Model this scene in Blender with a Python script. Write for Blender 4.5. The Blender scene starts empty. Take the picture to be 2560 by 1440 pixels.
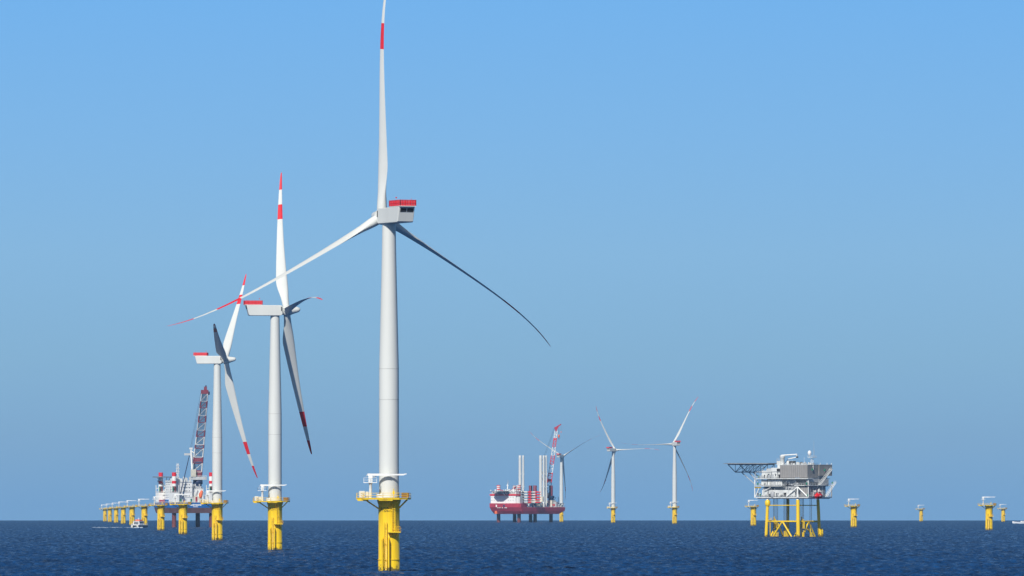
import bpy, math, random
import numpy as np
from mathutils import Vector, Matrix

random.seed(7)
sc = bpy.context.scene
col = sc.collection
rad = math.radians

# ------------------------------------------------------------------ camera
F = 18400.0                      # focal length in pixels of the 2560 wide photograph
CAM_H = 16.36                    # eye height above the sea
R2 = 2 * 7.347e6                 # twice the (refraction corrected) radius of the earth
cam = bpy.data.cameras.new("camera")
cam.sensor_width = 36.0
cam.lens = 36.0 * F / 2560.0
cam.shift_y = (1262.2 - 720.0) / 2560.0
cam.clip_start = 5.0
cam.clip_end = 60000.0
camo = bpy.data.objects.new("camera", cam)
camo.location = (0, 0, CAM_H)
camo.rotation_euler = (rad(90), 0, 0)
col.objects.link(camo)
sc.camera = camo

# ------------------------------------------------------------------ world and sun
SUN_EL, SUN_AZ = rad(38), rad(21)        # azimuth: behind the camera, to its left
sun_dir = Vector((-math.sin(SUN_AZ) * math.cos(SUN_EL), -math.cos(SUN_AZ) * math.cos(SUN_EL), math.sin(SUN_EL)))
world = bpy.data.worlds.new("World")
sc.world = world
world.use_nodes = True
wn, wl = world.node_tree.nodes, world.node_tree.links
wn.clear()
sky = wn.new("ShaderNodeTexSky")
sky.sky_type = 'NISHITA'
sky.sun_disc = False
sky.sun_elevation = SUN_EL
sky.sun_rotation = math.pi + SUN_AZ
sky.dust_density = 0.6
sky.ozone_density = 2.0
bg1 = wn.new("ShaderNodeBackground"); bg1.inputs[1].default_value = 0.06
hs = wn.new("ShaderNodeHueSaturation"); hs.inputs["Saturation"].default_value = 1.0
wl.new(sky.outputs[0], hs.inputs["Color"]); wl.new(hs.outputs[0], bg1.inputs[0])
tc = wn.new("ShaderNodeTexCoord")
sep = wn.new("ShaderNodeSeparateXYZ")
wl.new(tc.outputs["Generated"], sep.inputs[0])
mr = wn.new("ShaderNodeMapRange")
mr.inputs[1].default_value = 0.0; mr.inputs[2].default_value = 0.10
wl.new(sep.outputs[2], mr.inputs[0])
ramp = wn.new("ShaderNodeValToRGB")
SKY = [(0.0, (0.198, 0.398, 0.675)), (0.08, (0.238, 0.437, 0.672)), (0.20, (0.250, 0.470, 0.690)), (0.34, (0.252, 0.492, 0.755)),
       (0.50, (0.218, 0.480, 0.815)), (0.69, (0.178, 0.458, 0.860)), (1.0, (0.13, 0.38, 0.86))]
el = ramp.color_ramp.elements
el[0].position, el[0].color = SKY[0][0], (*SKY[0][1], 1)
el[1].position, el[1].color = SKY[-1][0], (*SKY[-1][1], 1)
for p, c in SKY[1:-1]:
    e = el.new(p); e.color = (*c, 1)
wl.new(mr.outputs[0], ramp.inputs[0])
bg2 = wn.new("ShaderNodeBackground"); bg2.inputs[1].default_value = 1.0
wl.new(ramp.outputs[0], bg2.inputs[0])
mr2 = wn.new("ShaderNodeMapRange")
mr2.interpolation_type = 'SMOOTHSTEP'
mr2.inputs[1].default_value = 0.08; mr2.inputs[2].default_value = 0.22
wl.new(sep.outputs[2], mr2.inputs[0])
mixw = wn.new("ShaderNodeMixShader")
wl.new(mr2.outputs[0], mixw.inputs[0])
wl.new(bg2.outputs[0], mixw.inputs[1]); wl.new(bg1.outputs[0], mixw.inputs[2])
wo = wn.new("ShaderNodeOutputWorld")
wl.new(mixw.outputs[0], wo.inputs[0])

sun = bpy.data.lights.new("sun", 'SUN')
sun.energy = 4.6
sun.angle = rad(0.5)
sun.color = (1.0, 0.965, 0.90)
suno = bpy.data.objects.new("sun", sun)
suno.rotation_euler = sun_dir.to_track_quat('Z', 'Y').to_euler()
suno.location = (-300, 0, 400)
col.objects.link(suno)

sc.view_settings.view_transform = 'Standard'
sc.view_settings.look = 'None'
sc.view_settings.exposure = 0.0
sc.view_settings.gamma = 1.0

# ------------------------------------------------------------------ materials
MATS = {}
def mat(name, color, rough=0.5, vary=0.06, scale=0.6, metal=0.0, spec=0.4, streak=False):
    """painted steel: base colour with weak large blotches and vertical run-off streaks"""
    if name in MATS: return MATS[name]
    m = bpy.data.materials.new(name); m.use_nodes = True
    nt = m.node_tree; n = nt.nodes; l = nt.links
    b = n["Principled BSDF"]
    b.inputs["Roughness"].default_value = rough
    b.inputs["Metallic"].default_value = metal
    b.inputs["Specular IOR Level"].default_value = spec
    t = n.new("ShaderNodeTexCoord")
    mp = n.new("ShaderNodeMapping"); mp.inputs["Scale"].default_value = (1, 1, 0.12) if streak else (1, 1, 1)
    nz = n.new("ShaderNodeTexNoise"); nz.inputs["Scale"].default_value = scale; nz.inputs["Detail"].default_value = 5
    l.new(t.outputs["Object"], mp.inputs[0]); l.new(mp.outputs[0], nz.inputs["Vector"])
    mx = n.new("ShaderNodeMix"); mx.data_type = 'RGBA'
    r = n.new("ShaderNodeMapRange"); r.inputs[1].default_value = .35; r.inputs[2].default_value = .7
    l.new(nz.outputs["Fac"], r.inputs[0]); l.new(r.outputs[0], mx.inputs[0])
    mx.inputs[6].default_value = (*[min(1, c * (1 + vary)) for c in color], 1)
    mx.inputs[7].default_value = (*[c * (1 - 1.6 * vary) for c in color], 1)
    l.new(mx.outputs[2], b.inputs["Base Color"])
    MATS[name] = m
    return m

WHITE = mat("tower_paint", (0.655, 0.665, 0.63), 0.42, 0.03, 0.25, streak=True)
SEAM = mat("flange_paint", (0.52, 0.53, 0.50), 0.5)
BLADE = mat("blade_gelcoat", (0.67, 0.68, 0.645), 0.35, 0.02, 0.2)
RED = mat("signal_red", (0.72, 0.018, 0.03), 0.45, 0.05)
DKRED = mat("hull_red", (0.44, 0.028, 0.055), 0.5, 0.12, 0.15, streak=True)
LEGRED = mat("leg_dark_red", (0.20, 0.025, 0.045), 0.55, 0.12, 0.3, streak=True)
LEGRUST = mat("leg_rust", (0.17, 0.045, 0.04), 0.7, 0.2, 0.4, streak=True)
DARK = mat("dark_opening", (0.03, 0.028, 0.03), 0.6)
STEEL = mat("galvanised_steel", (0.42, 0.44, 0.46), 0.5, 0.08)
SHIPWHITE = mat("ship_white", (0.86, 0.86, 0.82), 0.5, 0.05, 0.3, streak=True)
SHIPBLUE = mat("ship_blue", (0.01, 0.13, 0.42), 0.45, 0.08, 0.1)
ANTIFOUL = mat("antifouling", (0.16, 0.085, 0.085), 0.7, 0.18, 0.2, streak=True)
NAVY = mat("navy_paint", (0.02, 0.035, 0.09), 0.5)
ORANGE = mat("rescue_orange", (0.85, 0.16, 0.05), 0.45)
RESCUE = mat("rescue_red", (0.72, 0.015, 0.02), 0.4)
BROWN = mat("brown_grating", (0.22, 0.11, 0.03), 0.7)
GLASS = mat("dark_glass", (0.02, 0.03, 0.04), 0.1, spec=0.6)
GREEN = mat("green_paint", (0.01, 0.22, 0.12), 0.5)
GREYDECK = mat("deck_grey", (0.16, 0.17, 0.18), 0.75)
MODGREY = mat("module_grey", (0.42, 0.43, 0.44), 0.55, 0.12, 0.25, streak=True)
MODLIGHT = mat("module_light", (0.64, 0.65, 0.63), 0.5, 0.10, 0.25, streak=True)
TRUSS = mat("truss_grey", (0.40, 0.43, 0.46), 0.5)
CABLE = mat("cable_dark", (0.05, 0.055, 0.07), 0.6)
CREAM = mat("cream_paint", (0.72, 0.68, 0.55), 0.5)
BOATWHITE = mat("boat_white", (0.82, 0.82, 0.82), 0.35)
BRYELLOW = mat("brace_yellow", (0.88, 0.58, 0.012), 0.5, 0.08)

def yellow_mat():
    """yellow coating with marine growth just above the water and faint rust runs"""
    m = bpy.data.materials.new("yellow_coating"); m.use_nodes = True
    nt = m.node_tree; n = nt.nodes; l = nt.links
    b = n["Principled BSDF"]; b.inputs["Roughness"].default_value = 0.42
    t = n.new("ShaderNodeTexCoord"); sp = n.new("ShaderNodeSeparateXYZ")
    l.new(t.outputs["Object"], sp.inputs[0])
    nz = n.new("ShaderNodeTexNoise"); nz.inputs["Scale"].default_value = 0.9; nz.inputs["Detail"].default_value = 6
    l.new(t.outputs["Object"], nz.inputs["Vector"])
    # growth height = noise threshold
    ad = n.new("ShaderNodeMath"); ad.operation = 'MULTIPLY_ADD'; ad.inputs[1].default_value = -5.5; ad.inputs[2].default_value = 3.2
    l.new(nz.outputs["Fac"], ad.inputs[0])
    sm = n.new("ShaderNodeMath"); sm.operation = 'ADD'
    l.new(ad.outputs[0], sm.inputs[0]); l.new(sp.outputs[2], sm.inputs[1])
    gr = n.new("ShaderNodeMapRange"); gr.inputs[1].default_value = 1.0; gr.inputs[2].default_value = 1.7
    gr.inputs[3].default_value = 0.85; gr.inputs[4].default_value = 0.0
    l.new(sm.outputs[0], gr.inputs[0])
    mp = n.new("ShaderNodeMapping"); mp.inputs["Scale"].default_value = (1.6, 1.6, 0.1)
    l.new(t.outputs["Object"], mp.inputs[0])
    n2 = n.new("ShaderNodeTexNoise"); n2.inputs["Scale"].default_value = 1.0; n2.inputs["Detail"].default_value = 4
    l.new(mp.outputs[0], n2.inputs["Vector"])
    r2 = n.new("ShaderNodeMapRange"); r2.inputs[1].default_value = .48; r2.inputs[2].default_value = .75; r2.inputs[4].default_value = .75
    l.new(n2.outputs["Fac"], r2.inputs[0])
    m1 = n.new("ShaderNodeMix"); m1.data_type = 'RGBA'
    m1.inputs[6].default_value = (0.90, 0.60, 0.008, 1); m1.inputs[7].default_value = (0.62, 0.36, 0.02, 1)
    l.new(r2.outputs[0], m1.inputs[0])
    m2 = n.new("ShaderNodeMix"); m2.data_type = 'RGBA'
    l.new(m1.outputs[2], m2.inputs[6]); m2.inputs[7].default_value = (0.06, 0.055, 0.02, 1)
    l.new(gr.outputs[0], m2.inputs[0])
    l.new(m2.outputs[2], b.inputs["Base Color"])
    MATS["yellow_coating"] = m
    return m
YELLOW = yellow_mat()

def ribbed_mat(name, c1, c2, scale):
    """profiled cladding: fine vertical ribs"""
    m = bpy.data.materials.new(name); m.use_nodes = True
    nt = m.node_tree; n = nt.nodes; l = nt.links
    b = n["Principled BSDF"]; b.inputs["Roughness"].default_value = 0.6
    t = n.new("ShaderNodeTexCoord")
    w = n.new("ShaderNodeTexWave"); w.wave_type = 'BANDS'; w.bands_direction = 'DIAGONAL'
    mp = n.new("ShaderNodeMapping"); mp.inputs["Scale"].default_value = (1, 1, 0)
    l.new(t.outputs["Object"], mp.inputs[0]); l.new(mp.outputs[0], w.inputs["Vector"])
    w.inputs["Scale"].default_value = scale; w.inputs["Distortion"].default_value = 0.4
    nz = n.new("ShaderNodeTexNoise"); nz.inputs["Scale"].default_value = 0.5; nz.inputs["Detail"].default_value = 5
    l.new(t.outputs["Object"], nz.inputs["Vector"])
    ad = n.new("ShaderNodeMath"); ad.operation = 'MULTIPLY'
    l.new(w.outputs["Fac"], ad.inputs[0]); l.new(nz.outputs["Fac"], ad.inputs[1])
    mx = n.new("ShaderNodeMix"); mx.data_type = 'RGBA'
    mx.inputs[6].default_value = (*c1, 1); mx.inputs[7].default_value = (*c2, 1)
    l.new(ad.outputs[0], mx.inputs[0]); l.new(mx.outputs[2], b.inputs["Base Color"])
    MATS[name] = m
    return m
RIBBED = ribbed_mat("ribbed_cladding", (0.22, 0.21, 0.20), (0.42, 0.40, 0.38), 0.5)
REDMESH = ribbed_mat("red_mesh_panel", (0.70, 0.012, 0.025), (0.72, 0.16, 0.18), 0.9)

SEA_K = 1.6
def water_mat():
    m = bpy.data.materials.new("sea_water"); m.use_nodes = True
    nt = m.node_tree; n = nt.nodes; l = nt.links
    b = n["Principled BSDF"]
    b.inputs["Roughness"].default_value = 0.4
    b.inputs["IOR"].default_value = 1.333
    b.inputs["Specular IOR Level"].default_value = 0.13
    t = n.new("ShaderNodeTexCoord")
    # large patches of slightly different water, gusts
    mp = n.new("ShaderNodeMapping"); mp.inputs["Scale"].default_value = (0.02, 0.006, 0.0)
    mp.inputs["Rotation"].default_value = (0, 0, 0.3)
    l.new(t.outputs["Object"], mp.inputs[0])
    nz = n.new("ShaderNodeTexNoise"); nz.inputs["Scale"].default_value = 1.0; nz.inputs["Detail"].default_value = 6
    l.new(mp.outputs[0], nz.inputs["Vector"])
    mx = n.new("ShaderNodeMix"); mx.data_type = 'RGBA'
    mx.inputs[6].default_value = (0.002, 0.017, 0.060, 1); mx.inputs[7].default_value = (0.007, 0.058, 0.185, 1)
    # narrow streaks: wave-crest shading painted into base colour, plus rougher and smoother water
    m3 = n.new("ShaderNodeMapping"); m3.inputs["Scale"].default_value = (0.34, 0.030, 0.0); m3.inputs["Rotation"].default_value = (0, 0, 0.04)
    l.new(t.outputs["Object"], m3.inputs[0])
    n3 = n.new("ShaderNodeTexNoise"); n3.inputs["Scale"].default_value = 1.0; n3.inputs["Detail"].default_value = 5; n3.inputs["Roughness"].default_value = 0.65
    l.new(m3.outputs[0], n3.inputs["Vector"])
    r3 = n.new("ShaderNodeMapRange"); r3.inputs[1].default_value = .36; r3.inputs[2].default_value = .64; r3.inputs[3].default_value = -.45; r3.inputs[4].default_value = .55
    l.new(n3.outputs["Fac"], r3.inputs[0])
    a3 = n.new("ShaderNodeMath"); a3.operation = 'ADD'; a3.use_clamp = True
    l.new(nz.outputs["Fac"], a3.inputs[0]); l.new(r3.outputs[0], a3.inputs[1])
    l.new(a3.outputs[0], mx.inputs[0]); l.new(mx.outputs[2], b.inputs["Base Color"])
    rr_ = n.new("ShaderNodeMapRange"); rr_.inputs[1].default_value = .40; rr_.inputs[2].default_value = .60; rr_.inputs[3].default_value = .23; rr_.inputs[4].default_value = .64
    n4 = n.new("ShaderNodeTexNoise"); n4.inputs["Scale"].default_value = 1.0; n4.inputs["Detail"].default_value = 4; n4.inputs["Roughness"].default_value = 0.6
    m4 = n.new("ShaderNodeMapping"); m4.inputs["Scale"].default_value = (0.42, 0.036, 0.0); m4.inputs["Rotation"].default_value = (0, 0, -0.06); m4.inputs["Location"].default_value = (31, 7, 0)
    l.new(t.outputs["Object"], m4.inputs[0]); l.new(m4.outputs[0], n4.inputs["Vector"])
    l.new(n4.outputs["Fac"], rr_.inputs[0]); l.new(rr_.outputs[0], b.inputs["Roughness"])
    n1 = n.new("ShaderNodeTexNoise"); n1.inputs["Scale"].default_value = 0.8; n1.inputs["Detail"].default_value = 4
    l.new(t.outputs["Object"], n1.inputs["Vector"])
    # ripples too small to model: tilt the surface by noise slopes
    sb = n.new("ShaderNodeVectorMath"); sb.operation = 'SUBTRACT'; sb.inputs[1].default_value = (.5, .5, .5)
    l.new(n1.outputs["Color"], sb.inputs[0])
    ml = n.new("ShaderNodeVectorMath"); ml.operation = 'MULTIPLY'; ml.inputs[1].default_value = (SEA_K, SEA_K, 0.0)
    l.new(sb.outputs[0], ml.inputs[0])
    gm = n.new("ShaderNodeNewGeometry")
    av = n.new("ShaderNodeVectorMath"); av.operation = 'ADD'
    l.new(ml.outputs[0], av.inputs[0]); l.new(gm.outputs["Normal"], av.inputs[1])
    nm = n.new("ShaderNodeVectorMath"); nm.operation = 'NORMALIZE'
    l.new(av.outputs[0], nm.inputs[0]); l.new(nm.outputs[0], b.inputs["Normal"])
    MATS["sea_water"] = m
    return m
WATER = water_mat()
FOAM = mat("sea_foam", (0.50, 0.58, 0.66), 0.8, 0.12, 0.5)

# ------------------------------------------------------------------ mesh helpers
class MB:
    def __init__(self):
        self.v = []; self.f = []; self.m = []; self.s = []; self.mats = []
    def _mi(self, m):
        if m not in self.mats: self.mats.append(m)
        return self.mats.index(m)
    def add(self, verts, faces, m, smooth=False):
        o = len(self.v); k = self._mi(m)
        self.v += [tuple(p) for p in verts]
        for f in faces:
            self.f.append([i + o for i in f]); self.m.append(k); self.s.append(smooth)
        return self
    def box(self, x0, x1, y0, y1, z0, z1, m, M=None):
        p = [Vector((x, y, z)) for z in (z0, z1) for y in (y0, y1) for x in (x0, x1)]
        if M: p = [M @ q for q in p]
        return self.add(p, [(0, 2, 3, 1), (4, 5, 7, 6), (0, 1, 5, 4), (2, 6, 7, 3), (0, 4, 6, 2), (1, 3, 7, 5)], m)
    def tube(self, a, b, r0, m, r1=None, n=8, caps=True):
        a = Vector(a); b = Vector(b); r1 = r0 if r1 is None else r1
        d = (b - a).normalized()
        x = d.orthogonal().normalized(); y = d.cross(x)
        vs = []
        for c, r in ((a, r0), (b, r1)):
            for i in range(n):
                t = 2 * math.pi * i / n
                vs.append(c + x * (r * math.cos(t)) + y * (r * math.sin(t)))
        self.add(vs, [(i, (i + 1) % n, n + (i + 1) % n, n + i) for i in range(n)], m, n > 5)
        if caps:
            o = len(self.v); k = self._mi(m); self.v += [tuple(p) for p in vs]
            self.f += [[o + i for i in reversed(range(n))], [o + n + i for i in range(n)]]
            self.m += [k, k]; self.s += [False, False]
        return self
    def lathe(self, prof, m, c=(0, 0), n=48, axis='z', cap=True, mats=None):
        vs = []
        for (r, z) in prof:
            for i in range(n):
                t = 2 * math.pi * i / n
                p = (r * math.cos(t), r * math.sin(t), z)
                if axis == 'x': p = (z, r * math.cos(t), r * math.sin(t))
                vs.append((p[0] + c[0], p[1] + c[1], p[2]))
        o = len(self.v); self.v += vs
        for j in range(len(prof) - 1):
            mm = mats[j] if mats else m
            k = self._mi(mm)
            for i in range(n):
                q = [j * n + i, j * n + (i + 1) % n, (j + 1) * n + (i + 1) % n, (j + 1) * n + i]
                self.f.append([o + t for t in q]); self.m.append(k); self.s.append(True)
        if cap:
            o = len(self.v); self.v += vs[:n] + vs[-n:]
            self.f.append([o + i for i in reversed(range(n))]); self.m.append(self._mi(mats[0] if mats else m)); self.s.append(False)
            e = o + n
            self.f.append([e + i for i in range(n)]); self.m.append(self._mi(mats[-1] if mats else m)); self.s.append(False)
        return self
    def prism(self, pts, z0, z1, m):
        """polygon in xy extruded in z; points counter-clockwise"""
        n = len(pts)
        vs = [(x, y, z0) for x, y in pts] + [(x, y, z1) for x, y in pts]
        fs = [tuple(reversed(range(n))), tuple(range(n, 2 * n))] + [(i, (i + 1) % n, n + (i + 1) % n, n + i) for i in range(n)]
        return self.add(vs, fs, m)
    def rail(self, pts, h, m, r=0.06, closed=False, step=2.0):
        """a railing along points (x, y, z): two rails and posts"""
        P = [Vector(p) for p in pts]
        if closed: P.append(P[0])
        for a, b in zip(P, P[1:]):
            for k in (0.5, 1.0):
                self.tube(a + Vector((0, 0, h * k)), b + Vector((0, 0, h * k)), r, m, n=4, caps=False)
            L = (b - a).length; q = max(1, int(L / step))
            for i in range(q + 1):
                p = a.lerp(b, i / q)
                self.tube(p, p + Vector((0, 0, h)), r, m, n=4, caps=False)
        return self
    def build(self, name, parent=None, bevel=0.0):
        me = bpy.data.meshes.new(name)
        me.from_pydata(self.v, [], self.f)
        for m in self.mats: me.materials.append(m)
        me.polygons.foreach_set("material_index", self.m)
        me.polygons.foreach_set("use_smooth", self.s)
        me.update()
        o = bpy.data.objects.new(name, me)
        if parent is not None: o.parent = parent
        col.objects.link(o)
        if bevel:
            bv = o.modifiers.new("bevel", 'BEVEL'); bv.width = bevel; bv.segments = 2; bv.limit_method = 'ANGLE'; bv.angle_limit = rad(40)
        return o

def tag(o, label=None, cat=None, group=None, kind=None):
    if label: o["label"] = label
    if cat: o["category"] = cat
    if group: o["group"] = group
    if kind: o["kind"] = kind
    return o
def at(px, s, z=0.0):
    """sea-level point seen at column px of the photo where one metre is s pixels"""
    Y = F / s; X = (px - 1280.0) / s
    return Vector((X, Y, z - (X * X + Y * Y) / R2))
def empty(name, loc, rz=0.0):
    o = bpy.data.objects.new(name, None)
    o.location = loc; o.rotation_euler = (0, 0, rz)
    col.objects.link(o)
    return o
def copy_children(src, dst):
    for ch in list(src.children):
        c = ch.copy(); c.parent = dst; col.objects.link(c)
        c.matrix_parent_inverse = Matrix()
        copy_children(ch, c)

# ------------------------------------------------------------------ the sea: one curved sheet to beyond the horizon
def build_sea():
    ND = 620
    dense = np.radians(np.linspace(-4.4, 4.4, ND))
    outer = np.radians(np.concatenate([np.linspace(4.9, 12, 16), np.linspace(16, 344, 83), np.linspace(348, 355.1, 16)]))
    ang = np.concatenate([dense, outer])
    far = [1330.0]
    while far[-1] < 16400:
        far.append(far[-1] + min(60.0, 0.8 * max(1.0, far[-1] / 1700.0) ** 2))
    rr = np.concatenate([np.linspace(25, 1330, 45)[:-1], np.array(far)])
    na, nr = len(ang), len(rr)
    dth = np.abs(np.gradient(ang)); dth[0] = dth[1]
    dth = np.where((np.arange(na) >= ND), rad(3.0), np.radians(8.8 / (ND - 1)))
    dr = np.gradient(rr)
    A, Rr = np.meshgrid(ang, rr)
    X = Rr * np.sin(A); Y = Rr * np.cos(A)
    sp = np.maximum(dr[:, None], Rr * dth[None, :])
    rng = np.random.default_rng(3)
    Z = np.zeros_like(X)
    lam = np.concatenate([np.geomspace(1.7, 8, 56), np.geomspace(8, 30, 10)])
    for w in lam:
        d = rng.normal(rad(236), rad(48))
        k = 2 * math.pi / w
        slope = 0.052 * (1.0 if w < 6 else 6 / w)
        a = slope / k * rng.uniform(.6, 1.4)
        wt = np.clip((w / sp - 2.0) / 1.2, 0, 1)
        ph = rng.uniform(0, 2 * math.pi)
        arg = k * (X * math.cos(d) + Y * math.sin(d)) + ph
        Z += wt * a * np.sin(arg)
    # steepen the crests a little, level out the troughs
    Z -= (X * X + Y * Y) / R2
    co = np.stack([X, Y, Z], -1).reshape(-1, 3).astype(np.float32)
    i = np.arange(nr - 1)[:, None] * na; j = np.arange(na)[None, :]; j2 = (j + 1) % na
    quads = np.stack([i + j, i + na + j, i + na + j2, i + j2], -1).reshape(-1, 4)[:, ::-1]
    # inner cap
    c = len(co)
    co = np.vstack([co, [[0, 0, 0]]]).astype(np.float32)
    tri = np.stack([np.full(na, c), np.arange(na), (np.arange(na) + 1) % na], -1)[:, ::-1]
    me = bpy.data.meshes.new("sea")
    nq, nt_ = len(quads), len(tri)
    me.vertices.add(len(co)); me.vertices.foreach_set("co", co.ravel())
    me.loops.add(nq * 4 + nt_ * 3)
    me.loops.foreach_set("vertex_index", np.concatenate([quads.ravel(), tri.ravel()]).astype(np.int32))
    me.polygons.add(nq + nt_)
    me.polygons.foreach_set("loop_start", np.concatenate([np.arange(nq) * 4, nq * 4 + np.arange(nt_) * 3]).astype(np.int32))
    me.polygons.foreach_set("use_smooth", np.ones(nq + nt_, dtype=bool))
    me.update(calc_edges=True)
    if me.polygons[0].normal.z < 0: me.flip_normals()
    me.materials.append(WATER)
    o = bpy.data.objects.new("sea", me)
    col.objects.link(o)
    tag(o, "dark blue rippled open sea", kind="structure")
build_sea()

# ------------------------------------------------------------------ yellow foundation (monopile with work platform)
PR = 2.62
def make_foundation(root):
    b = MB()
    b.lathe([(PR + .1, -3), (PR + .05, 3.0), (PR, 3.05), (PR, 16.6), (PR + .3, 17.5), (PR + .3, 17.9)], YELLOW, n=48)
    b.lathe([(PR + .17, 2.95), (PR + .17, 3.2)], YELLOW, n=48)
    for dx in (-0.9, -0.15, 0.45):            # pipe loops under the ring
        y = -math.sqrt(PR ** 2 - dx ** 2) - .15
        b.tube((dx - .3, y, 15.5), (dx + .25, y, 15.1), .12, YELLOW)
    tp = b.build("transition_piece", root)
    # boat landing: two fender tubes and a ladder between
    for x in (-1.62, -0.02):
        f = MB()
        y = -PR - 0.95
        f.tube((x, y, -2), (x, y, 7.9), .24, YELLOW, n=12)
        f.tube((x, y, 7.9), (x, -PR + .3, 8.6), .2, YELLOW, n=10)
        for z in (1.4, 4.2, 6.8):
            f.tube((x, y, z), (x * .9, -PR + .3, z), .13, YELLOW)
        f.build("boat_fender", tp)
    la = MB()
    for x in (-1.15, -0.5):
        la.tube((x, -PR - .45, -1), (x, -PR - .45, 12.3), .09, YELLOW, n=6)
    z = -.5
    while z < 12.2:
        la.tube((-1.15, -PR - .45, z), (-.5, -PR - .45, z), .045, YELLOW, n=5); z += .45
    for z in (3, 7, 11): la.tube((-.82, -PR - .45, z), (-.82, -PR + .2, z), .1, YELLOW, n=5)
    la.build("ladder", tp)
    # rest platform
    rp = MB()
    rp.box(-.25, 2.95, -PR - 1.5, -PR + 1.6, 9.75, 10.0, YELLOW)
    rp.box(2.3, 2.95, -PR + 1.6, 0.4, 9.75, 10.0, YELLOW)
    rp.rail([(-.2, -PR - 1.45, 10), (2.9, -PR - 1.45, 10), (2.9, 0.3, 10)], 1.2, YELLOW, .055, step=1.0)
    rp.tube((.3, -PR - 1.3, 9.8), (.3, -PR + .5, 8.6), .12, YELLOW)
    rp.tube((2.4, -PR - 1.3, 9.8), (1.9, -PR + 1.0, 8.4), .12, YELLOW)
    rp.build("rest_platform", tp)
    lb = MB()
    for x in (0.85, 1.5):
        lb.tube((x, -PR - .3, 10), (x, -PR - .3, 16.9), .08, YELLOW, n=6)
    z = 10.3
    while z < 16.8:
        lb.tube((.85, -PR - .3, z), (1.5, -PR - .3, z), .045, YELLOW, n=5); z += .45
    for z in (12.5, 15.5): lb.tube((1.17, -PR - .3, z), (1.17, -PR + .4, z), .09, YELLOW, n=5)
    lb.build("ladder", tp)
    # work platform: irregular octagon, long to the left
    P = [(-8.0, -2.6), (-6.2, -4.8), (-1.4, -5.3), (2.6, -5.1), (4.6, -3.6), (5.4, -1.0), (5.4, 2.2), (3.2, 4.6), (-2.6, 5.0), (-6.6, 4.2), (-8.0, 2.4)]
    wp = MB()
    wp.prism(P, 17.9, 18.22, YELLOW)
    wp.prism([(x * 1.012, y * 1.012) for x, y in P], 18.22, 18.34, YELLOW)
    wp.box(-7.7, -5.0, -4.2, -3.6, 17.55, 17.9, YELLOW)
    wp.box(-2.4, 1.0, -5.1, -4.4, 17.6, 17.9, YELLOW)
    deck = wp.build("work_platform", root)
    rl = MB(); rl.rail([(x * .99, y * .99, 18.34) for x, y in P], 1.15, YELLOW, .055, True, 1.4)
    rl.build("railing", deck)
    for a, c in (((-5.9, -2.4, 17.9), (-2.2, -1.6, 15.4)), ((-5.9, 2.4, 17.9), (-2.2, 1.6, 15.4)), ((4.6, -1.6, 17.9), (2.3, -1.2, 15.6)),
                 ((4.4, 2.4, 17.9), (2.2, 1.5, 15.6)), ((0.4, -4.3, 17.9), (0.2, -2.5, 15.9))):
        MB().tube(a, c, .16, YELLOW).build("brace", deck)
    bx = MB()
    bx.box(3.1, 5.0, -1.8, 1.5, 18.4, 18.9, BROWN)
    for y in (-1.8, -0.6, 0.6): bx.box(3.1, 5.0, y, y + .9, 18.9, 19.6, BROWN)
    bx.build("cable_rack", deck)
    bx = MB()
    bx.tube((1.2, -3.9, 18.3), (1.2, -3.9, 20.6), .09, YELLOW, n=6); bx.box(.95, 1.45, -4.05, -3.75, 19.2, 20.0, YELLOW)
    bx.build("life_ring_post", deck)
    # davit crane
    dv = MB()
    px_, py_ = -4.5, -3.5
    dv.lathe([(.38, 18.3), (.34, 21.6), (.5, 21.8), (.5, 22.0)], SHIPWHITE, (px_, py_), 16)
    dv.box(px_ - 1.7, px_ + 1.6, py_ - .8, py_ + .8, 22.0, 22.16, SHIPWHITE)
    dv.rail([(px_ - 1.65, py_ - .75, 22.16), (px_ + 1.55, py_ - .75, 22.16), (px_ + 1.55, py_ + .75, 22.16), (px_ - 1.65, py_ + .75, 22.16)], 1.1, SHIPWHITE, .045, True, 1.1)
    dv.box(px_ - .5, px_ + .5, py_ - .45, py_ + .45, 22.2, 24.0, SHIPWHITE)
    dv.tube((px_ + .3, py_, 23.2), (px_ + 1.6, py_, 23.9), .13, STEEL)
    dc = dv.build("davit_crane", root)
    jb = MB()
    jb.box(px_ - .7, px_ + 4.8, py_ - .25, py_ + .25, 23.75, 24.3, SHIPWHITE)
    jb.box(px_ + 4.8, px_ + 8.1, py_ - .19, py_ + .19, 23.85, 24.22, SHIPWHITE)
    jb.add([(px_ + 8.1, py_ - .19, 23.85), (px_ + 8.1, py_ + .19, 23.85), (px_ + 8.1, py_ + .19, 24.22), (px_ + 8.1, py_ - .19, 24.22),
            (px_ + 8.9, py_ - .1, 24.15), (px_ + 8.9, py_ + .1, 24.15), (px_ + 8.9, py_ + .1, 24.35), (px_ + 8.9, py_ - .1, 24.35)],
           [(0, 1, 5, 4), (1, 2, 6, 5), (2, 3, 7, 6), (3, 0, 4, 7), (4, 5, 6, 7)], SHIPWHITE)
    jb.tube((px_ - .6, py_, 24.3), (px_ - 1.1, py_, 23.6), .1, STEEL)
    jb.build("jib", dc)

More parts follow.
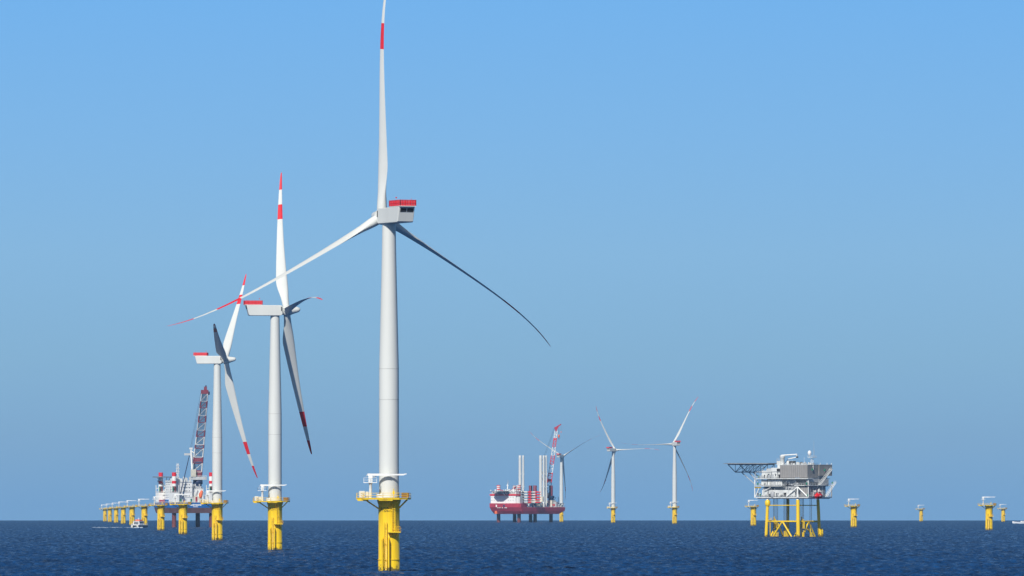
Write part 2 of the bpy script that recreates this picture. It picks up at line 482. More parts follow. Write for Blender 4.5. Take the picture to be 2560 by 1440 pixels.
# ------------------------------------------------------------------ turbine meshes (built once, shared)
HUB_Z = 88.0
RB = 60.5
def blade_mesh():
    stations = [1.2, 2.5, 4, 6, 8, 10, 11.5, 13, 15, 18, 22, 26, 30, 34, 38, 41.3, 41.31, 44.5, 47.7, 47.71, 51, 53.8, 53.81, 55.5, 57, 58.3, 59.3, 60.0, 60.4, RB]
    rk = [0, 3, 6, 9, 12.5, 18, 26, 34, 41, 48, 54, 58, 60, 60.5]
    ck = [2.5, 2.5, 2.9, 3.7, 4.35, 3.85, 3.1, 2.45, 1.95, 1.5, 1.08, .75, .45, .12]
    tk = [1.0, 1.0, .72, .5, .36, .28, .23, .21, .19, .18, .17, .17, .17, .17]
    n = 24
    vs = []; fs = []; mi = []
    for r in stations:
        c = float(np.interp(r, rk, ck)); th = float(np.interp(r, rk, tk)) * c
        circ = float(np.interp(r, [0, 2.8, 9, 12], [1, 1, .15, 0]))
        q = r / RB
        ox = 3.2 * q + 3.6 * q * q
        oy = -3.3 * q ** 6
        tw = rad(float(np.interp(r, [0, 8, 20, 40, 60], [6, 5, 4, 3, 3])))
        le = float(np.interp(r, [0, 4, 12, 60], [.5, .45, .32, .35]))
        for i in range(n):
            t = 2 * math.pi * i / n
            xx = math.cos(t) * .5                       # +.5 leading edge, -.5 trailing edge
            shape = ((xx + .5) ** .85) * 1.12 if circ < 1 else 1
            yy = math.sin(t) * .5 * ((1 - circ) * shape * .95 + circ)
            x = (xx - .5 + le) * c; y = yy * th
            x, y = x * math.cos(tw) - y * math.sin(tw), x * math.sin(tw) + y * math.cos(tw)
            vs.append((x + ox, y + oy, r))
    for j in range(len(stations) - 1):
        r = .5 * (stations[j] + stations[j + 1])
        red = (41.305 < r < 47.705) or r > 53.805
        for i in range(n):
            fs.append((j * n + i, j * n + (i + 1) % n, (j + 1) * n + (i + 1) % n, (j + 1) * n + i)); mi.append(1 if red else 0)
    fs.append(tuple(range((len(stations) - 1) * n, len(stations) * n))); mi.append(1)
    me = bpy.data.meshes.new("blade")
    me.from_pydata(vs, [], fs)
    me.materials.append(BLADE); me.materials.append(RED)
    me.polygons.foreach_set("material_index", mi)
    me.polygons.foreach_set("use_smooth", [True] * len(fs))
    me.update()
    return me
BLADE_ME = blade_mesh()

def make_turbine_proto(root):
    """tower, nacelle and rotor; the nacelle points along its own +x"""
    b = MB()
    b.lathe([(2.45, 18.3), (2.45, 42.4), (2.44, 50.0), (2.11, 64), (1.81, 77), (1.64, 86.2)], WHITE, n=64)
    for (r, z) in ((2.58, 18.36), (2.475, 42.5), (2.46, 50.1)):
        b.lathe([(r, z), (r, z + .16)], SEAM, n=64)
    tw = b.build("tower", root)
    # nacelle
    m = MB()
    W = 2.15
    sec = [(-11.3, 1.80, -0.2), (-9.7, 1.8, -2.05), (2.1, 1.8, -2.05), (2.7, 1.45, -1.7)]
    prof = [(-10.7, 1.8), (-9.75, -1.75), (-9.4, -2.0), (1.9, -2.0), (2.6, -1.5), (2.6, 1.35), (2.1, 1.8)]
    k = len(prof)
    vs = [(x, -W, z) for x, z in prof] + [(x, W, z) for x, z in prof]
    m.add(vs, [tuple(range(k)), tuple(reversed(range(k, 2 * k)))] + [(i, k + i, k + (i + 1) % k, (i + 1) % k) for i in range(k)], WHITE)
    na = m.build("nacelle", root, bevel=.16)
    na.location = (0, 0, HUB_Z)
    # hoist platform with red mesh walls at the rear
    h = MB()
    h.box(-11.35, -4.8, -2.15, 2.15, 1.80, 1.98, WHITE)
    for (x0, x1, y0, y1) in ((-11.3, -4.8, -2.12, -2.04), (-11.3, -4.8, 2.04, 2.12), (-11.3, -11.22, -2.04, 2.04), (-4.88, -4.8, -2.04, 2.04)):
        h.box(x0, x1, y0, y1, 2.05, 3.35, REDMESH)
    h.rail([(-11.32, -2.14, 2.0), (-4.78, -2.14, 2.0), (-4.78, 2.14, 2.0), (-11.32, 2.14, 2.0)], 1.42, RED, .07, True, 1.1)
    h.build("hoist_platform", na)
    for y0, y1 in ((-1.75, -.1), (.1, 1.75)):
        v = MB()
        # rear face is slanted: place vents along it
        a, c = .97, .20
        def P(t): return (-10.7 + .95 * t - .03, 1.8 - 3.55 * t)
        (xa, za), (xb, zb) = P(.10), P(.36)
        v.add([(xa, y0, za), (xa, y1, za), (xb, y1, zb), (xb, y0, zb), (xa - .05, y0, za), (xa - .05, y1, za), (xb - .05, y1, zb), (xb - .05, y0, zb)],
              [(4, 7, 6, 5), (0, 1, 5, 4), (1, 2, 6, 5), (2, 3, 7, 6), (3, 0, 4, 7)], DARK)
        v.build("rear_vent", na)
    MB().box(2.0, 2.35, -2.24, -2.12, -.3, 1.2, DARK).build("side_vent", na); MB().box(2.0, 2.35, 2.12, 2.24, -.3, 1.2, DARK).build("side_vent", na)
    w = MB(); w.tube((-5.6, .6, 1.98), (-5.6, .6, 4.3), .05, STEEL, n=5); w.box(-5.75, -5.45, .45, .75, 4.1, 4.35, RED)
    w.build("wind_sensor", na); MB().tube((-10.5, -1.2, 1.98), (-10.5, -1.2, 3.9), .04, RED, n=5).build("antenna", na)
    # hub and spinner
    hb = MB()
    hb.lathe([(.4, -1.75), (1.35, -1.7), (1.5, -1.3), (1.82, -.9), (1.95, 0), (1.85, .9), (1.55, 1.7), (1.3, 2.6), (1.12, 3.5), (.95, 4.2), (.7, 4.7), (.35, 4.95), (.02, 5.02)], BLADE, n=40, axis='x')
    hub = hb.build("hub", root)
    hub.location = (4.3, 0, HUB_Z)
    for i in range(3):
        o = bpy.data.objects.new("blade", BLADE_ME); o.parent = hub
        col.objects.link(o)
    return na

TILT = rad(6)
def orient(root, n, theta):
    """yaw the nacelle to point along n (x right, y away) and turn the rotor to the blade angle theta (clockwise from behind)"""
    yaw = math.atan2(n[1], n[0])
    for o in root.children:
        nm = o.name.split(".")[0]
        if nm == "nacelle":
            o.rotation_euler = (0, 0, yaw)
        elif nm == "hub":
            ux, uy = math.cos(yaw), math.sin(yaw)
            o.location = (4.3 * ux, 4.3 * uy, HUB_Z - .2)
            base = Matrix.Rotation(yaw, 4, 'Z') @ Matrix.Rotation(-TILT, 4, 'Y')
            o.rotation_euler = base.to_euler()
            for i, bl in enumerate(o.children):
                bl.rotation_euler = (rad(theta + 120 * i), 0, 0)

# turbines: px of the tower, metres-to-pixels scale, rotor direction, blade angle (tip angle less the bend), with cabinet
TURB = [
    (972.5, 10.13, (-.43, .903), 2.2, "largest wind turbine in front, rotor turned away, one blade pointing straight up", True),
    (687.5, 6.84, (.991, .134), 88.4, "second largest wind turbine, standing just left of the largest one", True),
    (543.0, 5.13, (.99, -.143), 75.0, "wind turbine standing directly in front of the blue jack-up vessel", True),
    (1403.5, 1.873, (.44, .90), 63.0, "hazy distant wind turbine rising behind the stern of the red jack-up vessel", True),
    (1533.0, 2.075, (.59, .81), 91.0, "distant wind turbine right of the red vessel, one blade pointing level to the right", True),
    (1686.5, 2.27, (-.39, .92), 31.0, "distant wind turbine left of the substation, one blade pointing level to the left", True),
]
def cabinet(parent):
    MB().box(-7.3, -5.85, -3.9, -2.5, 18.4, 20.0, CREAM).build("equipment_cabinet", parent, bevel=.06)
    MB().box(-5.7, -4.95, -3.8, -2.5, 18.4, 19.85, CREAM).build("equipment_cabinet", parent, bevel=.06)
    MB().box(-2.9, -1.6, -4.3, -3.6, 18.36, 19.2, SHIPWHITE).build("equipment_cabinet", parent, bevel=.05)

GLYPHS = {'A': [((0, 0), (.5, 1)), ((.5, 1), (1, 0)), ((.2, .4), (.8, .4))],
          '5': [((1, 1), (0, 1)), ((0, 1), (0, .55)), ((0, .55), (.8, .55)), ((.8, .55), (1, .3)), ((1, .3), (.8, 0)), ((.8, 0), (0, 0))],
          '8': [((.5, 1), (.05, .78)), ((.05, .78), (.5, .53)), ((.5, .53), (.95, .78)), ((.95, .78), (.5, 1)), ((.5, .53), (0, .25)), ((0, .25), (.5, 0)), ((.5, 0), (1, .25)), ((1, .25), (.5, .53))],
          '7': [((0, 1), (1, 1)), ((1, 1), (.3, 0))]}
def marking(root, text):
    """painted black field number wrapped round the pile, just above its surface"""
    m = MB()
    x0, z0, w, h = -1.95, 14.9, .5, 1.05
    for k, ch in enumerate(text):
        for (a, b_) in GLYPHS[ch]:
            P = []
            for q in (a, b_):
                t = math.asin((x0 + k * (w + .2) + q[0] * w) / PR)
                P.append(((PR + .02) * math.sin(t), -(PR + .02) * math.cos(t), z0 + q[1] * h))
            m.tube(P[0], P[1], .055, DARK, n=5)
    tp = [o for o in root.children if o.name.startswith("transition_piece")][0]
    return m.build("number_marking", tp)

turb0 = None
for i, (px, s, n, th, lab, cab) in enumerate(TURB):
    root = empty("wind_turbine", at(px, s))
    if turb0 is None:
        turb0 = root
        make_foundation(root); cabinet(root); make_turbine_proto(root)
    else:
        copy_children(turb0, root)
    tag(root, lab, "wind turbine", "wind turbines of the offshore wind farm")
for root, (px, s, n, th, lab, cab) in zip([o for o in col.objects if o.name.startswith("wind_turbine")], TURB):
    orient(root, n, th - 3.1)
    if px > 900 and px < 1000: marking(root, "A58")
    if px > 600 and px < 700: marking(root, "A57")

FOUND = [
    (457.3, 4.13, "biggest yellow foundation without a turbine on the left, beside the third turbine"),
    (402.2, 3.48, "yellow foundation in front of the left end of the blue jack-up vessel"),
    (361.0, 2.90, "yellow foundation partly hidden behind the small white catamaran"),
    (330.2, 2.56, "yellow foundation directly left of the small white catamaran, sixth from the left end of the row"),
    (308.3, 2.28, "distant yellow foundation, fourth from the left end of the long row"),
    (290.4, 2.07, "distant yellow foundation, third from the left end of the long row"),
    (274.6, 1.89, "distant yellow foundation, second from the left end of the long row"),
    (262.4, 1.74, "farthest yellow foundation, at the left end of the long row"),
    (1883.5, 2.65, "yellow foundation under the helideck of the substation"),
    (2134.5, 2.93, "yellow foundation just right of the substation"),
    (2302.8, 1.69, "small distant yellow foundation standing alone between the substation and the right edge"),
    (2472.5, 3.43, "biggest yellow foundation without a turbine on the right, near the right edge"),
    (2508.0, 1.82, "small distant yellow foundation close behind the bigger one near the right edge"),
]
FOUND[3] = (330.2, 2.56, "yellow foundation whose foot touches the left side of the small white catamaran")
f0 = None
for px, s, lab in FOUND:
    root = empty("monopile_foundation", at(px, s))
    if f0 is None:
        f0 = root; make_foundation(root)
    else:
        copy_children(f0, root)
    tag(root, lab, "foundation", "yellow foundations waiting for their turbines")

# ------------------------------------------------------------------ lattice boom helper
def boom(mb, a, b, w0, w1, side, bands, depth0=None, depth1=None, rc=.28, solid=()):
    """four chords with cross braces from a to b; side = unit vector of its width; bands = list of (t_end, material)"""
    a = Vector(a); b = Vector(b); side = Vector(side).normalized()
    ax = (b - a).normalized(); nd = ax.cross(side).normalized()
    depth0 = depth0 or w0 * .6; depth1 = depth1 or w1 * .6
    def P(t, i, j): return a.lerp(b, t) + side * (i * .5 * (w0 + (w1 - w0) * t)) + nd * (j * .5 * (depth0 + (depth1 - depth0) * t))
    t0 = 0.0
    for t1, m in bands:
        L = (b - a).length * (t1 - t0); q = max(1, int(round(L / ((w0 + w1) * .5))))
        for i in (-1, 1):
            for j in (-1, 1):
                mb.tube(P(t0, i, j), P(t1, i, j), rc, m, n=6)
        for k in range(q):
            ta, tb = t0 + (t1 - t0) * k / q, t0 + (t1 - t0) * (k + 1) / q
            for j in (-1, 1):
                mb.tube(P(ta, -1, j), P(tb, 1, j), rc * .5, m, n=5); mb.tube(P(ta, 1, j), P(ta, -1, j), rc * .6, m, n=5)
            for i in (-1, 1):
                mb.tube(P(ta, i, -1), P(tb, i, 1), rc * .45, m, n=5)
        t0 = t1
    for ta, tb, m in solid:
        vs = [P(ta, -1.02, -1.02), P(ta, 1.02, -1.02), P(tb, 1.02, -1.02), P(tb, -1.02, -1.02), P(ta, -1.02, 1.02), P(ta, 1.02, 1.02), P(tb, 1.02, 1.02), P(tb, -1.02, 1.02)]
        mb.add(vs, [(0, 1, 2, 3), (7, 6, 5, 4), (0, 4, 5, 1), (1, 5, 6, 2), (2, 6, 7, 3), (3, 7, 4, 0)], m)
    return mb

def windows(root, pts, w, h, axis, off, name="window"):
    """small dark windows; axis 'u' wall faces -v, axis 'v' wall faces -u"""
    for (p, z) in pts:
        m = MB()
        if axis == 'u': m.box(p - w / 2, p + w / 2, off - .06, off + .05, z, z + h, GLASS)
        else: m.box(off - .06, off + .05, p - w / 2, p + w / 2, z, z + h, GLASS)
        m.build(name, root)

# ------------------------------------------------------------------ jack-up vessel with the blue hull
def left_vessel():
    s = 2.93; psi = rad(25)
    root = empty("jack_up_vessel", at(430, s), psi)
    tag(root, "jack-up vessel with blue hull and white deckhouses, raised on dark legs, tall crane upright", "jack-up vessel")
    cu, cv = math.cos(psi), math.sin(psi)
    def U(px, v): return ((px - 430) / s + cv * v) / cu
    def Zp(y): return (1318.0 - y) / s
    h = MB()
    h.box(0, 44, 0, 40, 16.6, 20.9, SHIPBLUE)
    h.add([(1.2, 1.2, 12), (43, 1.2, 12), (43, 39, 12), (1.2, 39, 12), (.0, .0, 16.6), (44, .0, 16.6), (44, 40, 16.6), (.0, 40, 16.6)],
          [(3, 2, 1, 0), (0, 1, 5, 4), (1, 2, 6, 5), (2, 3, 7, 6), (3, 0, 4, 7)], ANTIFOUL)
    hull = h.build("hull", root)
    r = MB(); r.rail([(0.2, .2, 20.9), (43.8, .2, 20.9), (43.8, 39.8, 20.9), (.2, 39.8, 20.9)], 1.2, SHIPWHITE, .08, True, 2.5); r.build("railing", hull)
    t = MB()
    u = 16.0
    for k, wd in enumerate((1.4, .9, 1.2, 1.2, 1.0, 1.1, .8, 1.0)):
        t.box(u, u + wd, -.08, .02, 18.2 + (.3 if k % 3 == 0 else 0), 19.7, SHIPWHITE); u += wd + .35
    t.box(19.5, 24, -.08, .02, 17.2, 17.7, SHIPWHITE)
    t.build("lettering", hull)
    # legs
    for (u, v) in ((4, 5), (4, 35), (38.3, 5), (38.3, 35)):
        l = MB()
        z = [-4, 9, 31, 35, 37.2, 39.6, 43.4, 46.8]
        mm = [LEGRUST, LEGRUST, LEGRUST, SHIPWHITE, RED, SHIPWHITE, RED]
        if (u, v) == (38.3, 35): z, mm = z[:4], mm[:3]
        l.lathe([(1.9, q) for q in z], RED, (u, v), 28, mats=mm)
        l.build("leg", root)
        if (u, v) == (38.3, 35): continue
        j = MB()
        j.box(u - 3.4, u + 3.4, v - 3.4, v + 3.4, 20.9, 29.6, SHIPWHITE)
        for a in (-3.1, 3.1):
            for c in (-3.1, 3.1): j.tube((u + a, v + c, 29.6), (u + a, v + c, 36), .3, SHIPWHITE)
        j.rail([(u - 3.5, v - 3.5, 29.7), (u + 3.5, v - 3.5, 29.7), (u + 3.5, v + 3.5, 29.7), (u - 3.5, v + 3.5, 29.7)], 1.2, SHIPWHITE, .09, True, 1.8)
        j.box(u - 3.3, u + 3.3, v + 2.7, v + 3.1, 33, 33.5, SHIPWHITE)
        j.box(u - 3.0, u - 1.9, v - 3.3, v - 2.7, 30.5, 34.5, GREEN)
        j.build("jacking_house", root)
    # deckhouses
    a = MB()
    a.box(2.5, 22.5, 9, 21, 20.9, 38.4, SHIPWHITE)
    a.box(2.0, 23.0, 8.5, 21.5, 38.4, 38.8, SHIPWHITE)
    a.box(6, 14, 11, 18, 38.8, 41.6, SHIPWHITE)
    for z in (25.5, 30.0, 34.3): a.box(2.3, 22.7, 8.7, 21.3, z, z + .22, MODGREY)
    a.rail([(2.1, 8.6, 38.8), (22.9, 8.6, 38.8), (22.9, 21.4, 38.8), (2.1, 21.4, 38.8)], 1.2, SHIPWHITE, .1, True, 1.5)
    acc = a.build("accommodation_block", root, bevel=.08)
    windows(acc, [(U(q, 9), z) for z in (35.9, 33.3, 30.6, 26.3) for q in (458, 461.4, 465, 471)], .8, .8, 'u', 9)
    windows(acc, [(q, z) for z in (36.0, 31.6, 27.0) for q in (12, 15, 18)], .9, .8, 'v', 2.5)
    b = MB()
    b.box(5.2, 16, 21.5, 38.5, 20.9, 31.2, SHIPWHITE)
    b.box(4.6, 16, 22, 38, 24.1, 24.5, MODGREY); b.box(4.3, 16, 21.6, 38.6, 27.6, 27.9, SHIPWHITE)
    b.rail([(4.4, 21.7, 27.9), (4.4, 38.5, 27.9)], 1.1, SHIPWHITE, .08, False, 1.5)
    b.rail([(5.3, 21.6, 31.2), (15.9, 21.6, 31.2), (15.9, 38.4, 31.2), (5.3, 38.4, 31.2)], 1.1, SHIPWHITE, .08, True, 1.5)
    b.box(8, 14, 28, 36, 31.2, 34.5, SHIPWHITE)
    b.tube((3.0, 37, 20.9), (3.0, 37, 38.5), .35, SHIPWHITE); b.lathe([(.1, 38.2), (1.0, 38.6), (1.25, 39.4), (1.0, 40.2), (.1, 40.6)], SHIPWHITE, (3.0, 37), 14)
    d2 = b.build("forward_deckhouse", root, bevel=.08)
    windows(d2, [(q, z) for z in (29.0, 25.4) for q in (24, 27, 30, 33, 36)], 1.3, .9, 'v', 5.2)
    c = MB()
    c.box(24, 34, 12, 28, 20.9, 32.5, SHIPWHITE); c.box(24.5, 31, 9, 12, 20.9, 26.5, CREAM)
    c.rail([(24, 12, 32.5), (34, 12, 32.5), (34, 28, 32.5)], 1.1, SHIPWHITE, .09, False, 1.5)
    c.add([(23.4, 11.5, 21), (26.5, 11.5, 21), (29, 11.5, 31.5), (28.3, 11.5, 31.5), (23.4, 11.9, 21), (26.5, 11.9, 21), (29, 11.9, 31.5), (28.3, 11.9, 31.5)],
          [(0, 1, 2, 3), (7, 6, 5, 4), (0, 4, 5, 1), (1, 5, 6, 2), (2, 6, 7, 3), (3, 7, 4, 0)], MODGREY)
    for k in range(7):
        u = 31 + k * 1.6
        c.tube((u, 2.2, 20.9), (u, 2.2, 26.5 + 2.2 * (k % 3)), .22, SHIPWHITE, n=6)
    c.box(30.5, 41.5, 2.0, 2.6, 26.3, 26.7, SHIPWHITE); c.box(36, 43, 9, 14, 20.9, 27.5, MODLIGHT)
    c.build("aft_deckhouse", root, bevel=.06)
    rng = random.Random(11)
    pc = MB(); pc.box(1.2, 43, 1.0, 2.4, 21.0, 21.3, MODGREY)
    for k in range(26):
        u = 1.8 + k * 1.6; hgt = rng.uniform(.8, 4.6)
        if abs(u - 4) < 3.6 or abs(u - 38.3) < 3.6: continue
        pc.box(u, u + rng.uniform(.5, 1.3), 1.1, 1.1 + rng.uniform(.5, 1.2), 21.3, 21.3 + hgt, rng.choice([SHIPWHITE, SHIPWHITE, SHIPWHITE, MODLIGHT, GREEN, DKRED, CREAM]))
    pc.build("deck_equipment", root)
    pc = MB(); pc.box(3, 22, 10, 20, 38.8, 39.0, MODGREY)
    for k in range(22):
        u = rng.uniform(3.2, 21); v = rng.uniform(9.6, 19); w_ = rng.uniform(.4, 1.6)
        pc.box(u, u + w_, v, v + w_, 39.0, 39.0 + rng.uniform(.8, 4.2), rng.choice([SHIPWHITE, SHIPWHITE, MODLIGHT, STEEL]))
    pc.build("roof_equipment", acc)
    pc = MB(); pc.box(24.5, 33.5, 12.5, 27, 32.5, 32.7, MODGREY)
    for k in range(16):
        u = rng.uniform(24.8, 32); v = rng.uniform(12.6, 22); w_ = rng.uniform(.4, 1.6)
        pc.box(u, u + w_, v, v + w_, 32.7, 32.7 + rng.uniform(.8, 4.5), rng.choice([SHIPWHITE, SHIPWHITE, MODLIGHT, STEEL]))
    pc.build("roof_equipment", root)
    hd = MB()
    P = [(5 + 9 * math.cos(rad(45 * k + 22.5)), 32 + 9.5 * math.sin(rad(45 * k + 22.5))) for k in range(8)]
    hd.prism(P, 42.6, 43.3, GREYDECK)
    for (u, v) in ((1, 28), (1, 36), (10, 28), (10, 36)): hd.tube((u, v, 42.6), (7, 32, 34), .3, SHIPWHITE)
    hd.build("helideck", root)
    m = MB()
    for (u, v) in ((8, 10.5), (12, 10.5), (10, 14)): m.tube((u, v, 38.6), (10, 11.5, 46), .25, SHIPWHITE)
    boom(m, (10, 11.5, 45.5), (10, 11.5, 54.5), 1.8, 1.2, (1, 0, 0), [(1, SHIPWHITE)], rc=.13)
    for z in (47.5, 50, 52.5): m.box(8.2, 11.8, 11.3, 11.7, z, z + .3, SHIPWHITE)
    m.build("radio_mast", root)
    # main crane
    k = MB()
    u0, v0 = 38.3, 35
    k.lathe([(4.6, 20.9), (4.4, 33), (3.6, 35)], SHIPWHITE, (u0, v0), 32)
    k.lathe([(3.3, 35.05), (3.3, 36.5), (4.2, 37.0), (4.2, 40.2), (3.2, 40.6)], NAVY, (u0, v0), 24)
    k.box(u0 - 6.5, u0 + 6.5, v0 - 4.5, v0 + 4, 40.6, 43.2, MODLIGHT)
    k.rail([(u0 - 6.4, v0 - 4.4, 43.2), (u0 + 6.4, v0 - 4.4, 43.2)], 1.1, SHIPWHITE, .1, False, 1.5)
    k.box(u0 - 7.2, u0 - 3.6, v0 - 4.9, v0 - 1.5, 43.2, 49.5, CREAM)
    cr = k.build("main_crane", root)
    ux = lambda dpx, v: u0 + (dpx / s) / cu
    side = Vector((cu, -cv, 0))       # image-horizontal direction in local axes
    C = Vector((u0, v0, 0))
    # local +view direction
    foot = C + side * -1.0 + Vector((0, 0, 43.4)); tip = C + side * 6.0 + Vector((0, 0, 114.5))
    bm_ = MB()
    bands = [(.055, LEGRED), (.16, MODLIGHT), (.235, LEGRED), (.34, MODLIGHT), (.385, LEGRED), (.48, MODLIGHT), (.56, LEGRED), (.655, STEEL), (.735, LEGRED), (.83, STEEL), (.91, LEGRED), (1.0, STEEL)]
    boom(bm_, foot, tip, 8.4, 5.2, side, bands, 5.6, 3.4, rc=.5, solid=((.0, .075, LEGRED), (.155, .175, NAVY), (.18, .225, LEGRED)))
    for q in (-2.4, -1.4, -.4, .6, 1.6, 2.6): bm_.tube(foot + side * q * 1.2 + Vector((0, 0, 1)), tip + side * q * .7, .26, NAVY, n=5)
    T = tip
    M = Matrix.Translation(T) @ Matrix.Rotation(-psi, 4, 'Z')
    bm_.box(-3.2, 3.2, -2, 2, 0, 3.4, LEGRED, M); bm_.box(2.6, 4.4, -1.2, 1.2, -.8, 2.0, NAVY, M)
    bm_.box(-.6, 1.9, -1.2, 1.2, 3.4, 6.2, LEGRED, M); bm_.box(.4, 1.6, -.9, .9, 6.2, 7.3, NAVY, M)
    bm_.build("crane_boom", cr)
    g = MB()
    gt = C + side * (-6.2) + Vector((0, -1, 67.5)); gf = C + side * (-5.4) + Vector((0, -2, 43.2))
    g.tube(gf, gt, .75, SHIPWHITE, n=6); g.tube(C + side * -1.0 + Vector((0, 2, 48)), gt, .35, SHIPWHITE, n=6)
    g.tube(gt + Vector((0, 0, -2)), gt + side * 4.5 + Vector((0, 0, -5)), .5, SHIPWHITE, n=6)
    g.box(gt.x - 1.2, gt.x + 1.2, gt.y - .8, gt.y + .8, gt.z - .8, gt.z + .8, SHIPWHITE)
    g.build("gantry_mast", cr)
    w = MB()
    for q in (-.5, .5):
        w.tube(gt + Vector((q, 0, .5)), tip + side * (-3.0) + Vector((q, 0, 1)), .10, CABLE, n=5)
        w.tube(gf + side * 1.2, tip + side * (-2.7) + Vector((q, 0, 0)), .07, CABLE, n=5)
    w.build("hoist_cable", cr)
    # auxiliary crane
    x = MB()
    v1 = 6; ub = U(449.6, v1); ut = U(472, v1)
    x.lathe([(1.3, 20.9), (1.1, 27), (1.6, 27.4), (1.6, 28.6)], SHIPWHITE, (ub, v1), 18)
    x.box(ub - 5, ub + 2.6, v1 - 1, v1 + 1, 26.9, 27.6, SHIPWHITE)
    ac = x.build("auxiliary_crane", root)
    y = MB(); y.tube((ub, v1, 28.3), (ut, v1, 61.6), .5, NAVY, .36, n=8); y.box(U(459.5, v1), ut + .6, v1 - .5, v1 + .5, 61.4, 63.2, MODLIGHT); y.build("crane_boom", ac)
    # things on it
    lb = MB()
    Ml = Matrix.Translation((U(501.5, -1.5), -1.5, 28.0)) @ Matrix.Rotation(rad(-78), 4, 'Y')
    prof = [(.1, -3.6), (.9, -3.2), (1.35, -2), (1.45, 0), (1.35, 1.8), (.9, 3.1), (.15, 3.7)]
    o = lb.lathe(prof, ORANGE, n=16, axis='x').box(-1.6, 1.0, -.5, .5, 1.2, 1.8, ORANGE)
    lo = lb.build("lifeboat")
    lo.matrix_world = Matrix.Translation(root.location) @ Matrix.Rotation(psi, 4, 'Z') @ Ml
    tag(lo, "orange lifeboat hanging steeply at the side of the blue jack-up vessel", "lifeboat")
    for (ua, ub_, va, vb, zt, m_, lab) in ((.7, 3.1, 12, 18, 23.5, SHIPBLUE, "blue freight container on the deck edge of the blue jack-up vessel"),
                                         (.7, 3.1, 19.5, 31.0, 23.3, DKRED, "dark red freight container on the deck edge of the blue jack-up vessel")):
        q = MB(); q.box(ua, ub_, va, vb, 20.95, zt, m_)
        for t_ in np.arange(va + .4, vb - .2, .6): q.box(ua - .05, ua, t_, t_ + .25, 21.1, zt - .15, m_)
        qo = q.build("freight_container")
        qo.location = root.location; qo.rotation_euler = (0, 0, psi)
        tag(qo, lab, "container")
left_vessel()

